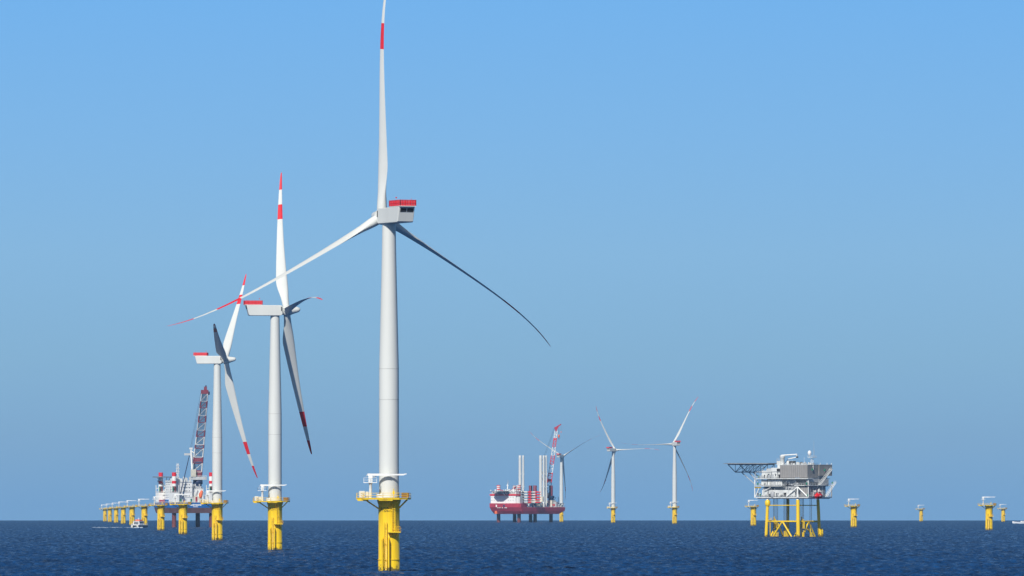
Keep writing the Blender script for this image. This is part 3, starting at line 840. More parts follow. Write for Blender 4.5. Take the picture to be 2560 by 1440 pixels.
# ------------------------------------------------------------------ jack-up vessel with the red hull
def centre_vessel():
    s = 1.95; psi = rad(-35)
    root = empty("jack_up_vessel", at(1220, s), psi)
    tag(root, "red-hulled jack-up vessel carrying upright tower tubes and stacked blades", "jack-up vessel")
    c_, s_ = math.cos(rad(35)), math.sin(rad(35))
    def U(px, v): return ((px - 1220) / s - s_ * v) / c_
    def Zp(y): return (1305.9 - y) / s
    h = MB()
    top = [(0, 3.5), (2.5, 0), (48, 0), (50, 2.5), (50, 102), (0, 102)]
    bot = [(4, 8), (6, 6.5), (46, 6.5), (49.5, 9), (49.5, 88), (.5, 88)]
    mid = [(0, 3.5), (2.5, 0), (48, 0), (50, 2.5), (50, 102), (0, 102)]
    mid2 = [(2, 5.2), (4, 3), (47.5, 3), (50, 5.5), (50, 101), (0, 101)]
    vs = [(x, y, 10.7) for x, y in bot] + [(x, y, 14.6) for x, y in mid2] + [(x, y, 19.4) for x, y in mid]
    n = 6
    h.add(vs, [tuple(reversed(range(n))), tuple(range(2 * n, 3 * n))] + [(k * n + i, k * n + (i + 1) % n, (k + 1) * n + (i + 1) % n, (k + 1) * n + i) for k in (0, 1) for i in range(n)], DKRED)
    hull = h.build("hull", root, bevel=.3)
    f = MB()
    f.prism([(0, 3.5), (2.5, 0), (48, 0), (50, 2.5), (50, 10), (49, 17), (0, 17)], 19.42, 24.4, DKRED)
    fc = f.build("forecastle", root, bevel=.2)
    w = MB()
    w.box(U(1239.5, 0) , U(1242.5, 0), -.12, .02, 19.8, 22.6, SHIPWHITE)
    for px in (1245, 1250, 1256, 1263, 1266): w.box(U(px, 1), U(px + 2, 1), -.12, .5, 18.2, 19.3, SHIPWHITE)
    w.build("lettering", fc)
    w = MB(); w.box(U(1238, 4), U(1243.5, 4), 2.9, 6, 11, 17, ORANGE); w.build("anchor_fairlead", hull)
    w = MB(); w.lathe([(1.5, -.2), (1.5, .4)], NAVY, n=20, axis='x'); o = w.build("hawse_opening", fc); o.rotation_euler = (0, 0, rad(90)); o.location = (U(1260, 0), .1, 21.2)
    r = MB(); r.rail([(49.8, 17, 19.4), (49.8, 101.8, 19.4), (.2, 101.8, 19.4)], 1.2, SHIPWHITE, .09, False, 3); r.build("railing", hull)
    for (u, v) in ((6, 15), (38, 15), (6, 51), (38, 51), (6, 87), (38, 87)):
        l = MB()
        striped = v == 15
        if striped:
            z = [-4, 20, 40, 41.6, 43.1, 44.4, 45.6, 46.7, 47.8]; mm = [LEGRUST, LEGRED, SHIPWHITE, RED, SHIPWHITE, RED, SHIPWHITE, RED]
            l.lathe([(2.35, q) for q in z], RED, (u, v), 28, mats=mm)
        else:
            l.lathe([(2.35, -4), (2.35, 20), (2.35, 47.2), (2.2, 47.4)], LEGRED, (u, v), 28, mats=[LEGRUST, LEGRED, LEGRED])
        l.build("leg", root)
    for (u, v, z, m_) in ((38, 15, 29, MODGREY), (6, 51, 27, SHIPWHITE), (38, 51, 28, CREAM), (6, 87, 27, MODGREY)):
        j = MB(); j.box(u - 4, u + 4, v - 4, v + 4, 19.4 if v > 20 else 24.4, z, m_); j.rail([(u - 4, v - 4, z), (u + 4, v - 4, z), (u + 4, v + 4, z)], 1.1, SHIPWHITE, .1, False, 2)
        j.build("jacking_house", root, bevel=.08)
    a = MB()
    a.box(2, 41, 3.2, 11, 24.4, 34.2, SHIPWHITE)
    a.box(41.0, 46.5, 5.0, 11, 24.4, 33.0, MODLIGHT)
    a.box(.8, 42.5, 2.6, 12, 34.2, 36.2, RED)
    a.box(3, 41, 4.2, 11.5, 36.2, 39.2, MODLIGHT)
    a.rail([(1, 2.8, 36.2), (42.3, 2.8, 36.2), (42.3, 11.8, 36.2)], 1.2, SHIPWHITE, .1, False, 1.6)
    a.rail([(3, 4.4, 39.2), (41, 4.4, 39.2), (41, 11.4, 39.2)], 1.2, SHIPWHITE, .1, False, 1.6)
    for u in (1.2, 8.5, 28, 34, 40): a.lathe([(.1, 39.6), (.8, 40), (1.0, 40.7), (.7, 41.3), (.05, 41.6)], SHIPWHITE, (u, 4.5), 12)
    acc = a.build("accommodation_block", root, bevel=.1)
    windows(acc, [(u, 37.1) for u in range(5, 40, 3)], 1.9, 1.2, 'u', 4.2)
    windows(acc, [(u, z) for z in (31.6, 28.0) for u in (4, 7.5, 30, 33.5, 37)], .8, .8, 'u', 3.2)
    hd = MB()
    hd.prism([(21 + 12 * math.cos(rad(45 * k + 22.5)), -3 + 11 * math.sin(rad(45 * k + 22.5))) for k in range(8)], 39.6, 40.3, GREYDECK)
    for q in (14, 28):
        hd.tube((q, -9, 39.6), (q, 3.3, 30.5), .35, SHIPWHITE, n=6); hd.tube((q, -2, 39.6), (q, 3.3, 34.5), .3, SHIPWHITE, n=6)
    hd.build("helideck", root)
    m = MB(); v = 9; u = U(1269, v)
    m.tube((u, v, 39), (u, v, 49.5), .9, SHIPWHITE, .6, n=10); m.box(u - 2, u + 2, v - .3, v + .3, 47, 47.4, SHIPWHITE)
    m.tube((u, v, 49.5), (u + .6, v, 54.5), .22, STEEL); m.box(u - 1.6, u + 1.6, v - .2, v + .2, 51, 51.25, STEEL); m.tube((u + 1, v, 49), (u + 1, v, 53), .12, STEEL)
    m.build("radio_mast", root)
    g = MB()
    v = 8
    for px in (1283, 1291): g.tube((U(px, v), v, 36), (U(px + 2, v), v, 47.5), .4, SHIPWHITE, n=6)
    g.tube((U(1281, v), v, 45), (U(1296, v), v, 47.5), .4, SHIPWHITE, n=6); g.tube((U(1276, v), v, 40), (U(1286, v), v, 45), .35, RED, n=6)
    g.tube((U(1284, v), v, 40), (U(1293, v), v, 45), .3, SHIPWHITE, n=6)
    g.build("deck_gantry", root)
    rk = MB(); rk.box(32, 50, 26.5, 29.5, 19.45, 23.6, NAVY)
    for uu in (35, 43, 49.4):
        rk.box(uu, uu + .4, 27.0, 27.3, 23.6, 41.0, NAVY); rk.box(uu, uu + .4, 29.6, 29.9, 23.6, 41.0, NAVY)
        for z in (24.2, 27.5, 30.8, 34.1, 37.4): rk.box(uu, uu + .4, 27.3, 29.6, z, z + .25, NAVY)
    rk.build("blade_rack", root)
    # crane round the near aft leg
    k = MB(); u0, v0 = 38.0, 87.0
    k.box(u0 - 4.5, u0 + 4.5, v0 - 4.5, v0 + 4.5, 19.4, 28.3, CREAM)
    k.lathe([(3.6, 28.3), (3.6, 31), (4.4, 31.4), (4.4, 34)], NAVY, (u0, v0), 24)
    k.box(u0 - 7.5, u0 - 3, v0 - 3, v0 + 3, 31, 37.5, SHIPWHITE)
    cr = k.build("main_crane", root, bevel=.06)
    side = Vector((c_, s_, 0)); C = Vector((u0, v0, 0))
    def Q(px, y): return C + side * ((px - 1378.4) / s) + Vector((0, 0, Zp(y)))
    foot, tip = Q(1370, 1238), Q(1391.5, 1076)
    bm_ = MB()
    bands = [(.20, NAVY), (.35, RED), (.48, SHIPWHITE), (.62, RED), (.75, SHIPWHITE), (.89, RED), (1.0, SHIPWHITE)]
    boom(bm_, foot, tip, 6.0, 3.0, side, bands, 4, 2.4, rc=.46, solid=((.21, .25, RED), (.33, .345, RED), (.86, .885, RED)))
    # jib head: wedge pointing up right
    hp = [Q(1386, 1068), Q(1391, 1079), Q(1397.5, 1066), Q(1404.5, 1060), Q(1403, 1058.5), Q(1394, 1064)]
    d = Vector((-s_, c_, 0)) * 1.5
    vs = [p - d for p in hp] + [p + d for p in hp]
    bm_.add(vs, [tuple(range(6)), tuple(reversed(range(6, 12)))] + [(i, 6 + i, 6 + (i + 1) % 6, (i + 1) % 6) for i in range(6)], DKRED)
    bm_.build("crane_boom", cr)
    w = MB()
    for q in (0, 3): w.tube(Q(1386.5 + q * .7, 1069), Q(1350 + q * 1.1, 1168), .13, CABLE, n=5)
    w.tube(Q(1350, 1168), Q(1366, 1236), .3, NAVY, n=6); w.tube(Q(1353, 1168), Q(1372, 1236), .3, NAVY, n=6)
    w.tube(Q(1398, 1064), Q(1398.2, 1086), .13, CABLE, n=5); w.tube(Q(1403.6, 1060), Q(1403.8, 1077), .08, CABLE, n=5)
    w.build("hoist_cable", cr)
    hk = MB(); p = Q(1398.2, 1089); hk.lathe([(.2, p.z - 3), (.9, p.z - 1.6), (1.3, p.z), (1.1, p.z + 1.4), (.3, p.z + 1.8)], ORANGE, (p.x, p.y), 12); hk.tube(p, p - Vector((0, 0, 4.6)), .35, NAVY)
    p = Q(1403.8, 1079); hk.lathe([(.2, p.z - 1), (.7, p.z), (.2, p.z + 1)], ORANGE, (p.x, p.y), 10)
    hk.build("crane_hook", cr)
    st = MB()
    st.box(40, 49, 88, 101, 24.0, 24.5, NAVY); st.box(30, 48, 93, 101, 19.4, 21.8, MODLIGHT)
    for u in (41, 45, 48.6):
        for v in (89, 95, 100.6): st.tube((u, v, 19.4), (u, v, 24), .25, SHIPWHITE, n=6)
    st.tube((49, 88, 19.4), (49, 100, 24), .2, SHIPWHITE, n=5)
    st.tube((46, 92, 24.5), (46, 92, 33), .35, NAVY, n=6); st.tube(Q(1386, 1250), Q(1391, 1243), .35, NAVY, n=6); st.box(44, 48.5, 84, 90, 19.4, 26.5, MODGREY)
    st.build("stern_frame", root)
    cb = MB(); cb.box(44.5, 48, 47, 53, 19.4, 26.5, CREAM); cb.box(45, 48.3, 53, 56, 26.5, 33, CREAM); cb.box(45.5, 47.8, 56, 62, 23, 23.5, RED); cb.build("deck_winch", root, bevel=.08)
    rng = random.Random(4)
    pc = MB(); pc.box(44.0, 48.8, 18, 100, 19.42, 19.6, MODGREY)
    for k in range(46):
        v = 19 + k * 1.75; u = rng.uniform(44.6, 47.6); w_ = rng.uniform(.6, 1.7)
        if 83 < v < 92: continue
        pc.box(u, u + w_, v, v + w_, 19.6, 19.6 + rng.uniform(.8, 5.0), rng.choice([SHIPWHITE, CREAM, MODLIGHT, RED, NAVY, MODGREY, SHIPWHITE]))
    pc.build("deck_equipment", root)
    pc = MB(); pc.box(3, 40, 5, 11, 39.2, 39.35, MODGREY)
    for k in range(30):
        u = rng.uniform(3.2, 39); v = rng.uniform(5.2, 9.5); w_ = rng.uniform(.4, 1.8)
        pc.box(u, u + w_, v, v + w_, 39.35, 39.35 + rng.uniform(.6, 3.4), rng.choice([SHIPWHITE, SHIPWHITE, MODLIGHT, STEEL, RED]))
    pc.build("roof_equipment", acc)
    # tower tubes standing on deck: things of their own
    RM = Matrix.Translation(root.location) @ Matrix.Rotation(psi, 4, 'Z')
    TW = [(1300.2, 43, 3.9, "tower tube standing on the red jack-up vessel, left one of the front pair"), (1308.2, 46, 2.7, "tower tube standing on the red jack-up vessel, right one of the front pair"),
          (1351.8, 64, 4.0, "tower tube standing on the red jack-up vessel, leftmost of the three near its crane"), (1359.6, 66, 2.7, "tower tube standing on the red jack-up vessel, middle of the three near its crane"),
          (1365.6, 71, 2.9, "tower tube standing on the red jack-up vessel, rightmost of the three, beside the crane boom")]
    for px, v, dia, lab in TW:
        q = MB(); r0 = dia / 2
        q.lathe([(r0 * 1.05, 19.45), (r0 * 1.05, 19.9), (r0, 20), (r0, 45), (r0 * .97, 60), (r0 * .92, 82), (r0 * .92, 85.6), (r0 * .8, 86)], WHITE, n=36)
        o = q.build("tower_tube"); u = U(px, v)
        o.matrix_world = RM @ Matrix.Translation((u, v, 0))
        sl = MB()
        for z0 in (46, 62):
            pts = [(r0 * 1.04 * math.cos(t), r0 * 1.04 * math.sin(t), z0 + 9 * t / 6.28) for t in np.linspace(-2.6, .9, 12)]
            for p0, p1 in zip(pts, pts[1:]): sl.tube(p0, p1, .16, SHIPWHITE, n=5)
        sl.build("lifting_sling", o)
        tag(o, lab, "tower tube", "wind turbine tower tubes on the red vessel")
    # stacked blades
    names = ["lowest", "second from below", "middle", "second from above", "topmost"]
    for i in range(5):
        q = MB(); z = 24.45 + 3.3 * i
        vv = [22, 30, 43.4, 43.41, 48.4, 48.41, 54.5, 54.51, 60, 63]
        hh = [2.2, 2.3, 2.2, 2.2, 2.1, 2.1, 1.9, 1.9, 1.5, .5]
        ms = [BLADE, BLADE, RED, RED, BLADE, BLADE, RED, RED, RED]
        N = 14; vs = []
        for a_, b_ in zip(vv, hh):
            for k2 in range(N):
                t = 2 * math.pi * k2 / N
                vs.append((a_, 28.45 + .95 * math.cos(t) * (b_ / 2.2), z + 1.15 + .5 * b_ * math.sin(t)))
        for j in range(len(vv) - 1):
            q.add([vs[j * N + k2] for k2 in range(N)] + [vs[(j + 1) * N + k2] for k2 in range(N)], [(k2, N + k2, N + (k2 + 1) % N, (k2 + 1) % N) for k2 in range(N)], ms[j], True)
        q.add(vs[:N], [tuple(range(N))], BLADE); q.add(vs[-N:], [tuple(reversed(range(N)))], RED)
        o = q.build("stacked_blade"); o.location = root.location; o.rotation_euler = (0, 0, psi)
        tag(o, "white blade with red bands on the red vessel, %s of the five" % names[i], "turbine blade", "turbine blades stacked on the red vessel")
centre_vessel()

# ------------------------------------------------------------------ substation platform
def substation():
    s = 4.58; rz = math.atan2(.8, .6)
    root = empty("substation_platform", at(2021, s), rz)
    tag(root, "grey offshore substation on yellow jacket legs with helideck jutting out to the left", "offshore platform")
    def zz(y): return (252.2 - y / 5.54) / 4.58
    # jacket
    L = [(1.5, 8), (1.5, 28), (20.8, 8), (20.8, 28)]
    cu_, cv_ = 11.15, 18
    def leg_at(i, z):
        u, v = L[i]; k = 1 + .07 * (21 - z) / 21
        return Vector((cu_ + (u - cu_) * k, cv_ + (v - cv_) * k, z))
    jk = MB()
    for a, b in ((0, 1), (0, 2), (1, 3), (2, 3)):
        jk.tube(leg_at(a, 8.4), leg_at(b, 8.4), .46, BRYELLOW, n=10)
        jk.tube(leg_at(a, 17.2), leg_at(b, 17.2), .25, BRYELLOW, n=8)
        mid = (leg_at(a, 8.4) + leg_at(b, 8.4)) / 2
        for q in (a, b):
            e = leg_at(q, -3).lerp(mid, .22); e.z = -3
            jk.tube(mid, e, .46, BRYELLOW, n=10)
    jk.build("jacket_bracing", root)
    for i in range(4):
        g = MB(); r = 1.02 if i == 0 else .85
        g.tube(leg_at(i, -4), leg_at(i, 20.2), r * 1.05, YELLOW, r, n=24); g.tube(leg_at(i, 20.2), leg_at(i, 21.5), r * .95, SHIPWHITE, r * .5, n=20)
        if i == 2: p = leg_at(i, 0) + Vector((.6, -.9, 0)); g.tube(p - Vector((0, 0, 2)), p + Vector((0, 0, 3.4)), .95, YELLOW, n=14); g.tube(p + Vector((0, 0, 3.4)), p + Vector((0, 0, 4.6)), .95, YELLOW, .3, n=14)
        if i == 1:
            p = leg_at(i, 18.8); g.lathe([(1.1, 16.8), (1.5, 17.2), (1.5, 19.5), (1.0, 20)], YELLOW, (p.x, p.y), 16)
            for q in (.9, 1.5): g.tube((p.x + q - 1.5, p.y - 1.9, -2), (p.x + q - 1.5, p.y - 1.9, 9), .14, YELLOW, n=6)
            g.box(p.x - 1.4, p.x + 1.2, p.y - 3.6, p.y - 1.0, 9.0, 9.25, YELLOW); g.rail([(p.x - 1.4, p.y - 3.6, 9.25), (p.x + 1.2, p.y - 3.6, 9.25), (p.x + 1.2, p.y - 1, 9.25)], 1.1, YELLOW, .06)
        g.build("jacket_leg", root)
    # cable tubes: shade is put into the dark colour of the thin ones
    def invx(zx, u): return (1225 + 15.2 * u - zx) / 20.3
    for k, zx in enumerate((760, 778, 797, 816, 902, 918, 935, 951, 1133, 1150, 1166, 1255, 1273)):
        u = 5 + (k % 3) * .8; v = invx(zx, u)
        t = MB(); t.tube((u, v, -3), (u, v, 21.6), .14, CABLE, n=7)
        top = 11 - (k % 4) * 1.2
        if zx < 860 or 1100 < zx < 1200: t.tube((u + .1, v - .45, 4.5), (u + .1, v - .45, top), .24, BRYELLOW, n=8)
        t.tube((u - .1, v - .3, -3), (u - .1, v - .3, 2.5 + (k % 3)), .26, BRYELLOW, n=8)
        t.build("cable_tube", root)
    t = MB(); u, v = 16, 18; boom(t, (u, v, -2), (u, v, 21.6), 1.6, 1.6, (.6, -.8, 0), [(1, TRUSS)], rc=.1); t.build("stair_tower", root)
    # decks
    dk = MB()
    dk.box(0, 22.6, 0, 35.7, 21.2, 21.75, MODLIGHT)
    for v in np.arange(1, 35, 3.0): dk.box(.5, 22, v, v + .3, 20.8, 21.2, MODGREY)
    dk.rail([(.1, 35.6, 21.75), (.1, .1, 21.75), (22.5, .1, 21.75)], 1.1, MODLIGHT, .06, False, 1.5)
    dk.build("cellar_deck", root)
    d2 = MB()
    d2.box(-.9, 4, 17.2, 35.4, 27.6, 28.0, MODLIGHT); d2.box(4, 22, 2, 34, 27.6, 27.98, MODGREY); d2.box(-.9, 4, -.9, 9, 27.9, 28.3, MODLIGHT); d2.box(-.9, 22.6, -1.2, 2, 27.9, 28.28, MODLIGHT)
    d2.rail([(-.85, 35.3, 28.0), (-.85, 17.3, 28.0)], 1.1, MODLIGHT, .06, False, 1.5); d2.rail([(-.85, 9, 28.3), (-.85, -1.1, 28.3), (22.5, -1.1, 28.3)], 1.1, MODLIGHT, .06, False, 1.5)
    d2.build("main_deck", root)
    d3 = MB()
    d3.box(-1.2, 4, -.6, 34.2, 31.6, 32.05, MODLIGHT); d3.box(4, 22.2, 1, 33, 31.6, 31.95, MODGREY)
    d3.rail([(-1.15, 34.1, 32.05), (-1.15, 19, 32.05)], 1.1, MODLIGHT, .06, False, 1.5)
    d3.build("upper_deck", root)
    # modules between the decks
    lm = MB(); lm.box(.9, 12, 9.8, 31.5, 21.75, 25.6, MODLIGHT); lm.box(3.5, 21, 3, 32, 21.77, 27.6, MODGREY); lm.box(.9, 3, 25.5, 31, 25.6, 26.6, MODGREY)
    lm.box(.3, .9, 0.5, 5.4, 21.8, 27.5, RIBBED); lm.box(.6, 1.0, 9.5, 15.5, 21.9, 25.0, MODLIGHT)
    for v in (12, 16.5, 21): lm.box(.82, .9, v, v + 1.0, 21.9, 24.0, DARK)
    lm.lathe([(1.0, 21.8), (1.3, 23), (1.0, 24.6), (.3, 25)], MODGREY, (.4, 24), 14); lm.box(.5, .9, 18, 19, 22, 22.9, BROWN)
    lm.tube((.2, 29.5, 25.2), (-.1, 25, 27), .25, MODLIGHT)
    lm.build("cable_module", root, bevel=.05)
    mm = MB(); mm.box(.6, 12, 18, 31.8, 28.0, 31.3, MODLIGHT); mm.box(5, 21, 2.5, 31, 28.0, 31.6, MODGREY); mm.box(2.5, 5.0, 10, 17.9, 28.3, 31.3, MODGREY)
    mm.box(10.5, 20, .3, 2.5, 28.3, 31.5, MODGREY)
    mm.build("transformer_module", root, bevel=.05)
    um = MB()
    um.box(.4, 14, 25, 31.4, 32.05, 36.2, MODLIGHT); um.box(.0, 14, 18.5, 24.9, 32.05, 37.8, MODLIGHT); um.box(2, 14, 18.5, 22, 37.8, 39.4, MODLIGHT); um.box(3, 16, 20, 30, 36.2, 37.4, MODGREY)
    for v, z in ((26.2, 32.4), (21.4, 32.4)): um.box(-.1 if v < 25 else .32, .42, v, v + 1.1, z, z + 2.1, GLASS)
    um.box(-.08, 0, 18.8, 21.0, 35.3, 37.3, DARK)
    um.box(6.0, 20, 1.2, 10, 31.95, 36.0, MODGREY); um.box(.2, 10.5, .4, 1.4, 29.8, 36.2, MODGREY)
    um.build("control_module", root, bevel=.05)
    rb = MB(); rb.box(-.6, 9.5, 0.2, 18.4, 32.3, 39.2, RIBBED)
    rb.box(-.7, 9.6, .1, 18.5, 39.2, 39.4, MODLIGHT)
    for v in (3, 9, 15): rb.tube((-.55, v, 39.4), (-.55, v, 40.3), .1, SHIPWHITE)
    for v in (6.1, 12.3): rb.box(-.66, -.6, v, v + .15, 32.3, 39.2, MODGREY)
    rb.build("louvre_wall", root)
    r2 = MB(); r2.box(10.2, 22.6, -.2, 9, 33.4, 39.4, RIBBED); r2.box(10.1, 22.7, -.3, 9.1, 39.4, 39.55, MODLIGHT)
    for u in (11.5, 18, 22.3): r2.tube((u, 0, 39.5), (u, 0, 40.4), .12, SHIPWHITE)
    r2.build("cooler_housing", root)
    rng = random.Random(9)
    for (z0, z1, va, vb, uu, nm) in ((22.0, 27.4, 8, 35, .55, "pipework"), (28.1, 31.4, 2, 34, .3, "pipework"), (32.1, 36.0, 18.6, 33.5, -.3, "pipework")):
        pw = MB(); pw.tube((uu, va, z0 + .3), (uu, vb, z0 + .3), .12, MODGREY, n=6); pw.tube((uu, va, z1 - .3), (uu, vb, z1 - .3), .09, STEEL, n=6)
        v = va + .5
        while v < vb - .5:
            zt = z1 - .3 if rng.random() < .4 else rng.uniform(z0 + .8, z1 - .8)
            m_ = rng.choice([MODGREY, STEEL, SHIPWHITE, DARK, MODLIGHT, GREYDECK])
            if rng.random() < .5: pw.tube((uu, v, z0 + .3), (uu, v, zt), rng.uniform(.06, .16), m_, n=6)
            else: pw.box(uu - .25, uu + .3, v - .3, v + rng.uniform(.2, .9), z0, z0 + rng.uniform(.8, 2.2), m_)
            v += rng.uniform(.7, 1.6)
        pw.build(nm, root)
    pw = MB(); pw.box(.2, 9, .6, 18, 39.42, 39.5, MODGREY)
    for k in range(30):
        u = rng.uniform(.3, 8); v = rng.uniform(.8, 17); w_ = rng.uniform(.3, 1.0)
        pw.box(u, u + w_, v, v + w_, 39.5, 39.5 + rng.uniform(.4, 1.5), rng.choice([MODGREY, SHIPWHITE, STEEL, MODLIGHT, DARK]))
    pw.build("roof_equipment", root)
    pw = MB(); pw.tube((0.6, -.35, 22.2), (22, -.35, 22.2), .1, MODGREY, n=6)
    for k in range(26):
        u = .8 + k * .82; pw.tube((u, -.35, 22.2), (u, -.35, rng.choice([23.2, 24.5, 26, 27.6])), rng.uniform(.06, .14), rng.choice([SHIPWHITE, MODGREY, STEEL]), n=6)
    pw.build("pipework", root)
    # trusses
    tr = MB()
    tr.tube((-.1, 14.5, 22.0), (-.1, 7.1, 27.3), .38, SHIPWHITE, n=10); tr.tube((-.1, 7.1, 27.3), (-.1, .6, 22.0), .38, SHIPWHITE, n=10); tr.tube((-.1, 7.1, 27.5), (-.1, 7.1, 21.5), .42, SHIPWHITE, n=10)
    tr.build("topside_truss", root); tr = MB()
    tr.tube((-.1, 35.6, 21.4), (-.1, 35.6, 31.2), .32, SHIPWHITE, n=10); tr.tube((-.1, 35.2, 21.9), (-.1, 32.6, 26.9), .26, SHIPWHITE, n=8)
    tr.build("corner_frame", root); tr = MB()
    tr.tube((22.4, 0, 21.4), (22.4, 0, 28), .3, MODLIGHT, n=8); tr.build("corner_column", root); tr = MB(); tr.tube((0, 0, 21.5), (0, 0, 32), .32, MODLIGHT, n=8); tr.build("corner_column", root)
    tr = MB(); tr.tube((3, -.2, 21.6), (8.5, -.2, 27.6), .22, MODLIGHT, n=8); tr.build("diagonal_brace", root)
    tr = MB(); tr.box(-.2, -.12, 31.4, 35.6, 26.6, 27.3, DARK)
    for k in range(6): tr.box(-.4, -.2, 31.4 + k * .7, 31.75 + k * .7, 26.7, 27.2, BRYELLOW); tr.box(-.4, -.2, 31.75 + k * .7, 32.1 + k * .7, 26.7, 27.2, DARK)
    tr.build("hazard_barrier", root)
    for (u0, z0, u1, z1, v) in ((8, 28.3, 19.4, 36.8, -1.4), (13.5, 21.8, 22.6, 29.6, -1.9)):
        sm = MB()
        for dv in (0, 1.0):
            sm.tube((u0, v - dv, z0), (u1, v - dv, z1), .13, SHIPWHITE, n=6); sm.tube((u0, v - dv, z0 + 1.1), (u1, v - dv, z1 + 1.1), .08, SHIPWHITE, n=6)
        nst = 22
        for k in range(nst + 1):
            t = k / nst; u = u0 + (u1 - u0) * t; z = z0 + (z1 - z0) * t
            sm.box(u - .14, u + .14, v - 1.0, v, z - .03, z + .03, MODLIGHT)
            if k % 3 == 0: sm.tube((u, v - 1, z), (u, v - 1, z + 1.1), .05, SHIPWHITE, n=4)
        sm.box(u1 - .2, u1 + 1.2, v - 1.1, v + 1.2, z1 - .1, z1 + .05, MODLIGHT)
        sm.build("outside_stair", root)
    # helideck
    hd = MB()
    cu0, cv0 = 8, 43
    P = [(cu0 + 15 * math.cos(rad(45 * k + 22.5)), cv0 + 15 * math.sin(rad(45 * k + 22.5))) for k in range(8)]
    hd.prism(P, 40.0, 40.45, GREYDECK)
    P2 = [(cu0 + (x - cu0) * 1.08, cv0 + (y - cv0) * 1.08) for x, y in P]
    hd.rail([(x, y, 39.95) for x, y in P2], .35, TRUSS, .07, True, 2.2)
    for (x, y), (x2, y2) in zip(P, P2): hd.tube((x, y, 40.1), (x2, y2, 40.1), .08, TRUSS, n=5)
    hel = hd.build("helideck", root)
    ht = MB()
    for u in (2.5, 13.5):
        top = [Vector((u, v, 39.7)) for v in np.linspace(32, 55.5, 6)]
        botm = [Vector((u, v, 35.5)) for v in np.linspace(32, 50.5, 5)]
        ht.tube(top[0], top[-1], .28, TRUSS, n=8); ht.tube(botm[0], botm[-1], .28, TRUSS, n=8); ht.tube(top[-1], botm[-1], .24, TRUSS, n=8)
        for k in range(5):
            ht.tube(botm[k], (u, botm[k].y, 39.7), .16, TRUSS, n=6)
            if k < 4: ht.tube(botm[k + 1], (u, botm[k].y, 39.7), .17, TRUSS, n=6)
    for v in (36, 41, 46, 50.5): ht.tube((2.5, v, 35.5), (13.5, v, 39.7), .14, TRUSS, n=6); ht.tube((2.5, v, 35.5), (13.5, v, 35.5), .16, TRUSS, n=6)
    ht.build("truss", hel)
    for (u, va, vb, zb) in ((2.5, 46.5, 37.0, 29.0), (2.5, 41.5, 34.5, 30.0), (13.5, 46.5, 37, 29)):
        MB().tube((u, va, 35.5), (max(u - 2.4, 0) if u < 5 else u, vb - 1, zb), .27, TRUSS, n=8).build("strut", hel)
    MB().tube((0, 35.6, 31.2), (2.4, 37, 35.5), .26, TRUSS, n=8).build("strut", hel)
    # deck crane
    def vat(zx, u): return (1225 + 15.2 * u - zx) / 20.3
    uc = 5; vc = vat(880, uc)
    ck = MB(); ck.lathe([(1.25, 39.3), (1.15, 43.0), (1.5, 43.2), (1.3, 44.6)], MODLIGHT, (uc, vc), 20)
    ck.box(uc - 1.4, uc + 1.4, vc + .4, vc + 2.8, 39.4, 41.6, MODLIGHT); ck.rail([(uc - 1.4, vc + .4, 41.6), (uc - 1.4, vc + 2.8, 41.6)], 1.1, MODLIGHT, .06)
    crn = ck.build("deck_crane", root)
    cj = MB(); e = vat(1078, uc)
    cj.tube((uc, vc + .8, 44.6), (uc, e, 45.1), .33, SHIPWHITE, n=8); cj.tube((uc, e, 45.1), (uc, e + .2, 43.6), .28, MODLIGHT, n=8); cj.box(uc - .4, uc + .4, e - .5, e + .4, 43.2, 44.0, DARK)
    cj.tube((uc, e, 43.6), (uc, vat(960, uc), 42.6), .25, SHIPWHITE, n=8); cj.tube((uc, vat(960, uc), 42.4), (uc, vat(900, uc), 39.8), .18, NAVY, n=6); cj.tube((uc, vc, 43.0), (uc, vat(930, uc), 44.9), .14, MODLIGHT, n=6)
    cj.build("jib", crn)
    eq = MB(); 
    eq.lathe([(1.0, 39.4), (1.0, 41.2), (.5, 41.7)], MODLIGHT, (uc, vat(960, uc)), 16)
    for zx in (1000, 1035): v = vat(zx, uc); eq.box(uc - 1.2, uc + 1.0, v - .6, v + .7, 39.4, 41.4, DARK); eq.box(uc - 1.3, uc + 1.1, v - .65, v + .75, 41.4, 41.55, MODLIGHT)
    eq.rail([(-.5, 18, 39.4), (-.5, .3, 39.4), (9.3, .3, 39.4)], 1.0, MODLIGHT, .05, False, 1.5)
    eq.tube((uc, vat(1175, uc), 39.4), (uc, vat(1175, uc), 43.4), .06, SHIPWHITE, n=5)
    eq.build("roof_equipment", root)
    # mast with radome
    mt = MB(); um_ = 4.5; vm = vat(1280, um_)
    boom(mt, (um_, vm, 36), (um_, vm, 43.2), 1.4, 1.0, (.6, -.8, 0), [(1, SHIPWHITE)], rc=.1)
    mt.box(um_ - 1.6, um_ + 1.6, vm - 1.8, vm + 1.8, 43.2, 43.4, MODLIGHT); mt.rail([(um_ - 1.6, vm + 1.8, 43.4), (um_ - 1.6, vm - 1.8, 43.4), (um_ + 1.6, vm - 1.8, 43.4)], 1.0, MODLIGHT, .05, False, 1)
    mt.tube((um_ + 1.2, vm - .4, 43.4), (um_ + 1.2, vm - .4, 48.0), .12, STEEL); mt.tube((um_ + 1.2, vm - .4, 48), (um_ + 1.2, vm - .4, 52.6), .06, STEEL, n=5)
    ms = mt.build("radio_mast", root)
    rd = MB(); rd.lathe([(.3, 44.4), (.85, 44.8), (1.02, 45.6), (.95, 46.4), (.6, 47.0), (.05, 47.2)], BOATWHITE, (um_ - 1.0, vm + 1.0), 20); rd.tube((um_ - 1.0, vm + 1.0, 43.4), (um_ - 1.0, vm + 1.0, 44.5), .15, MODLIGHT)
    rd.build("radome", ms)
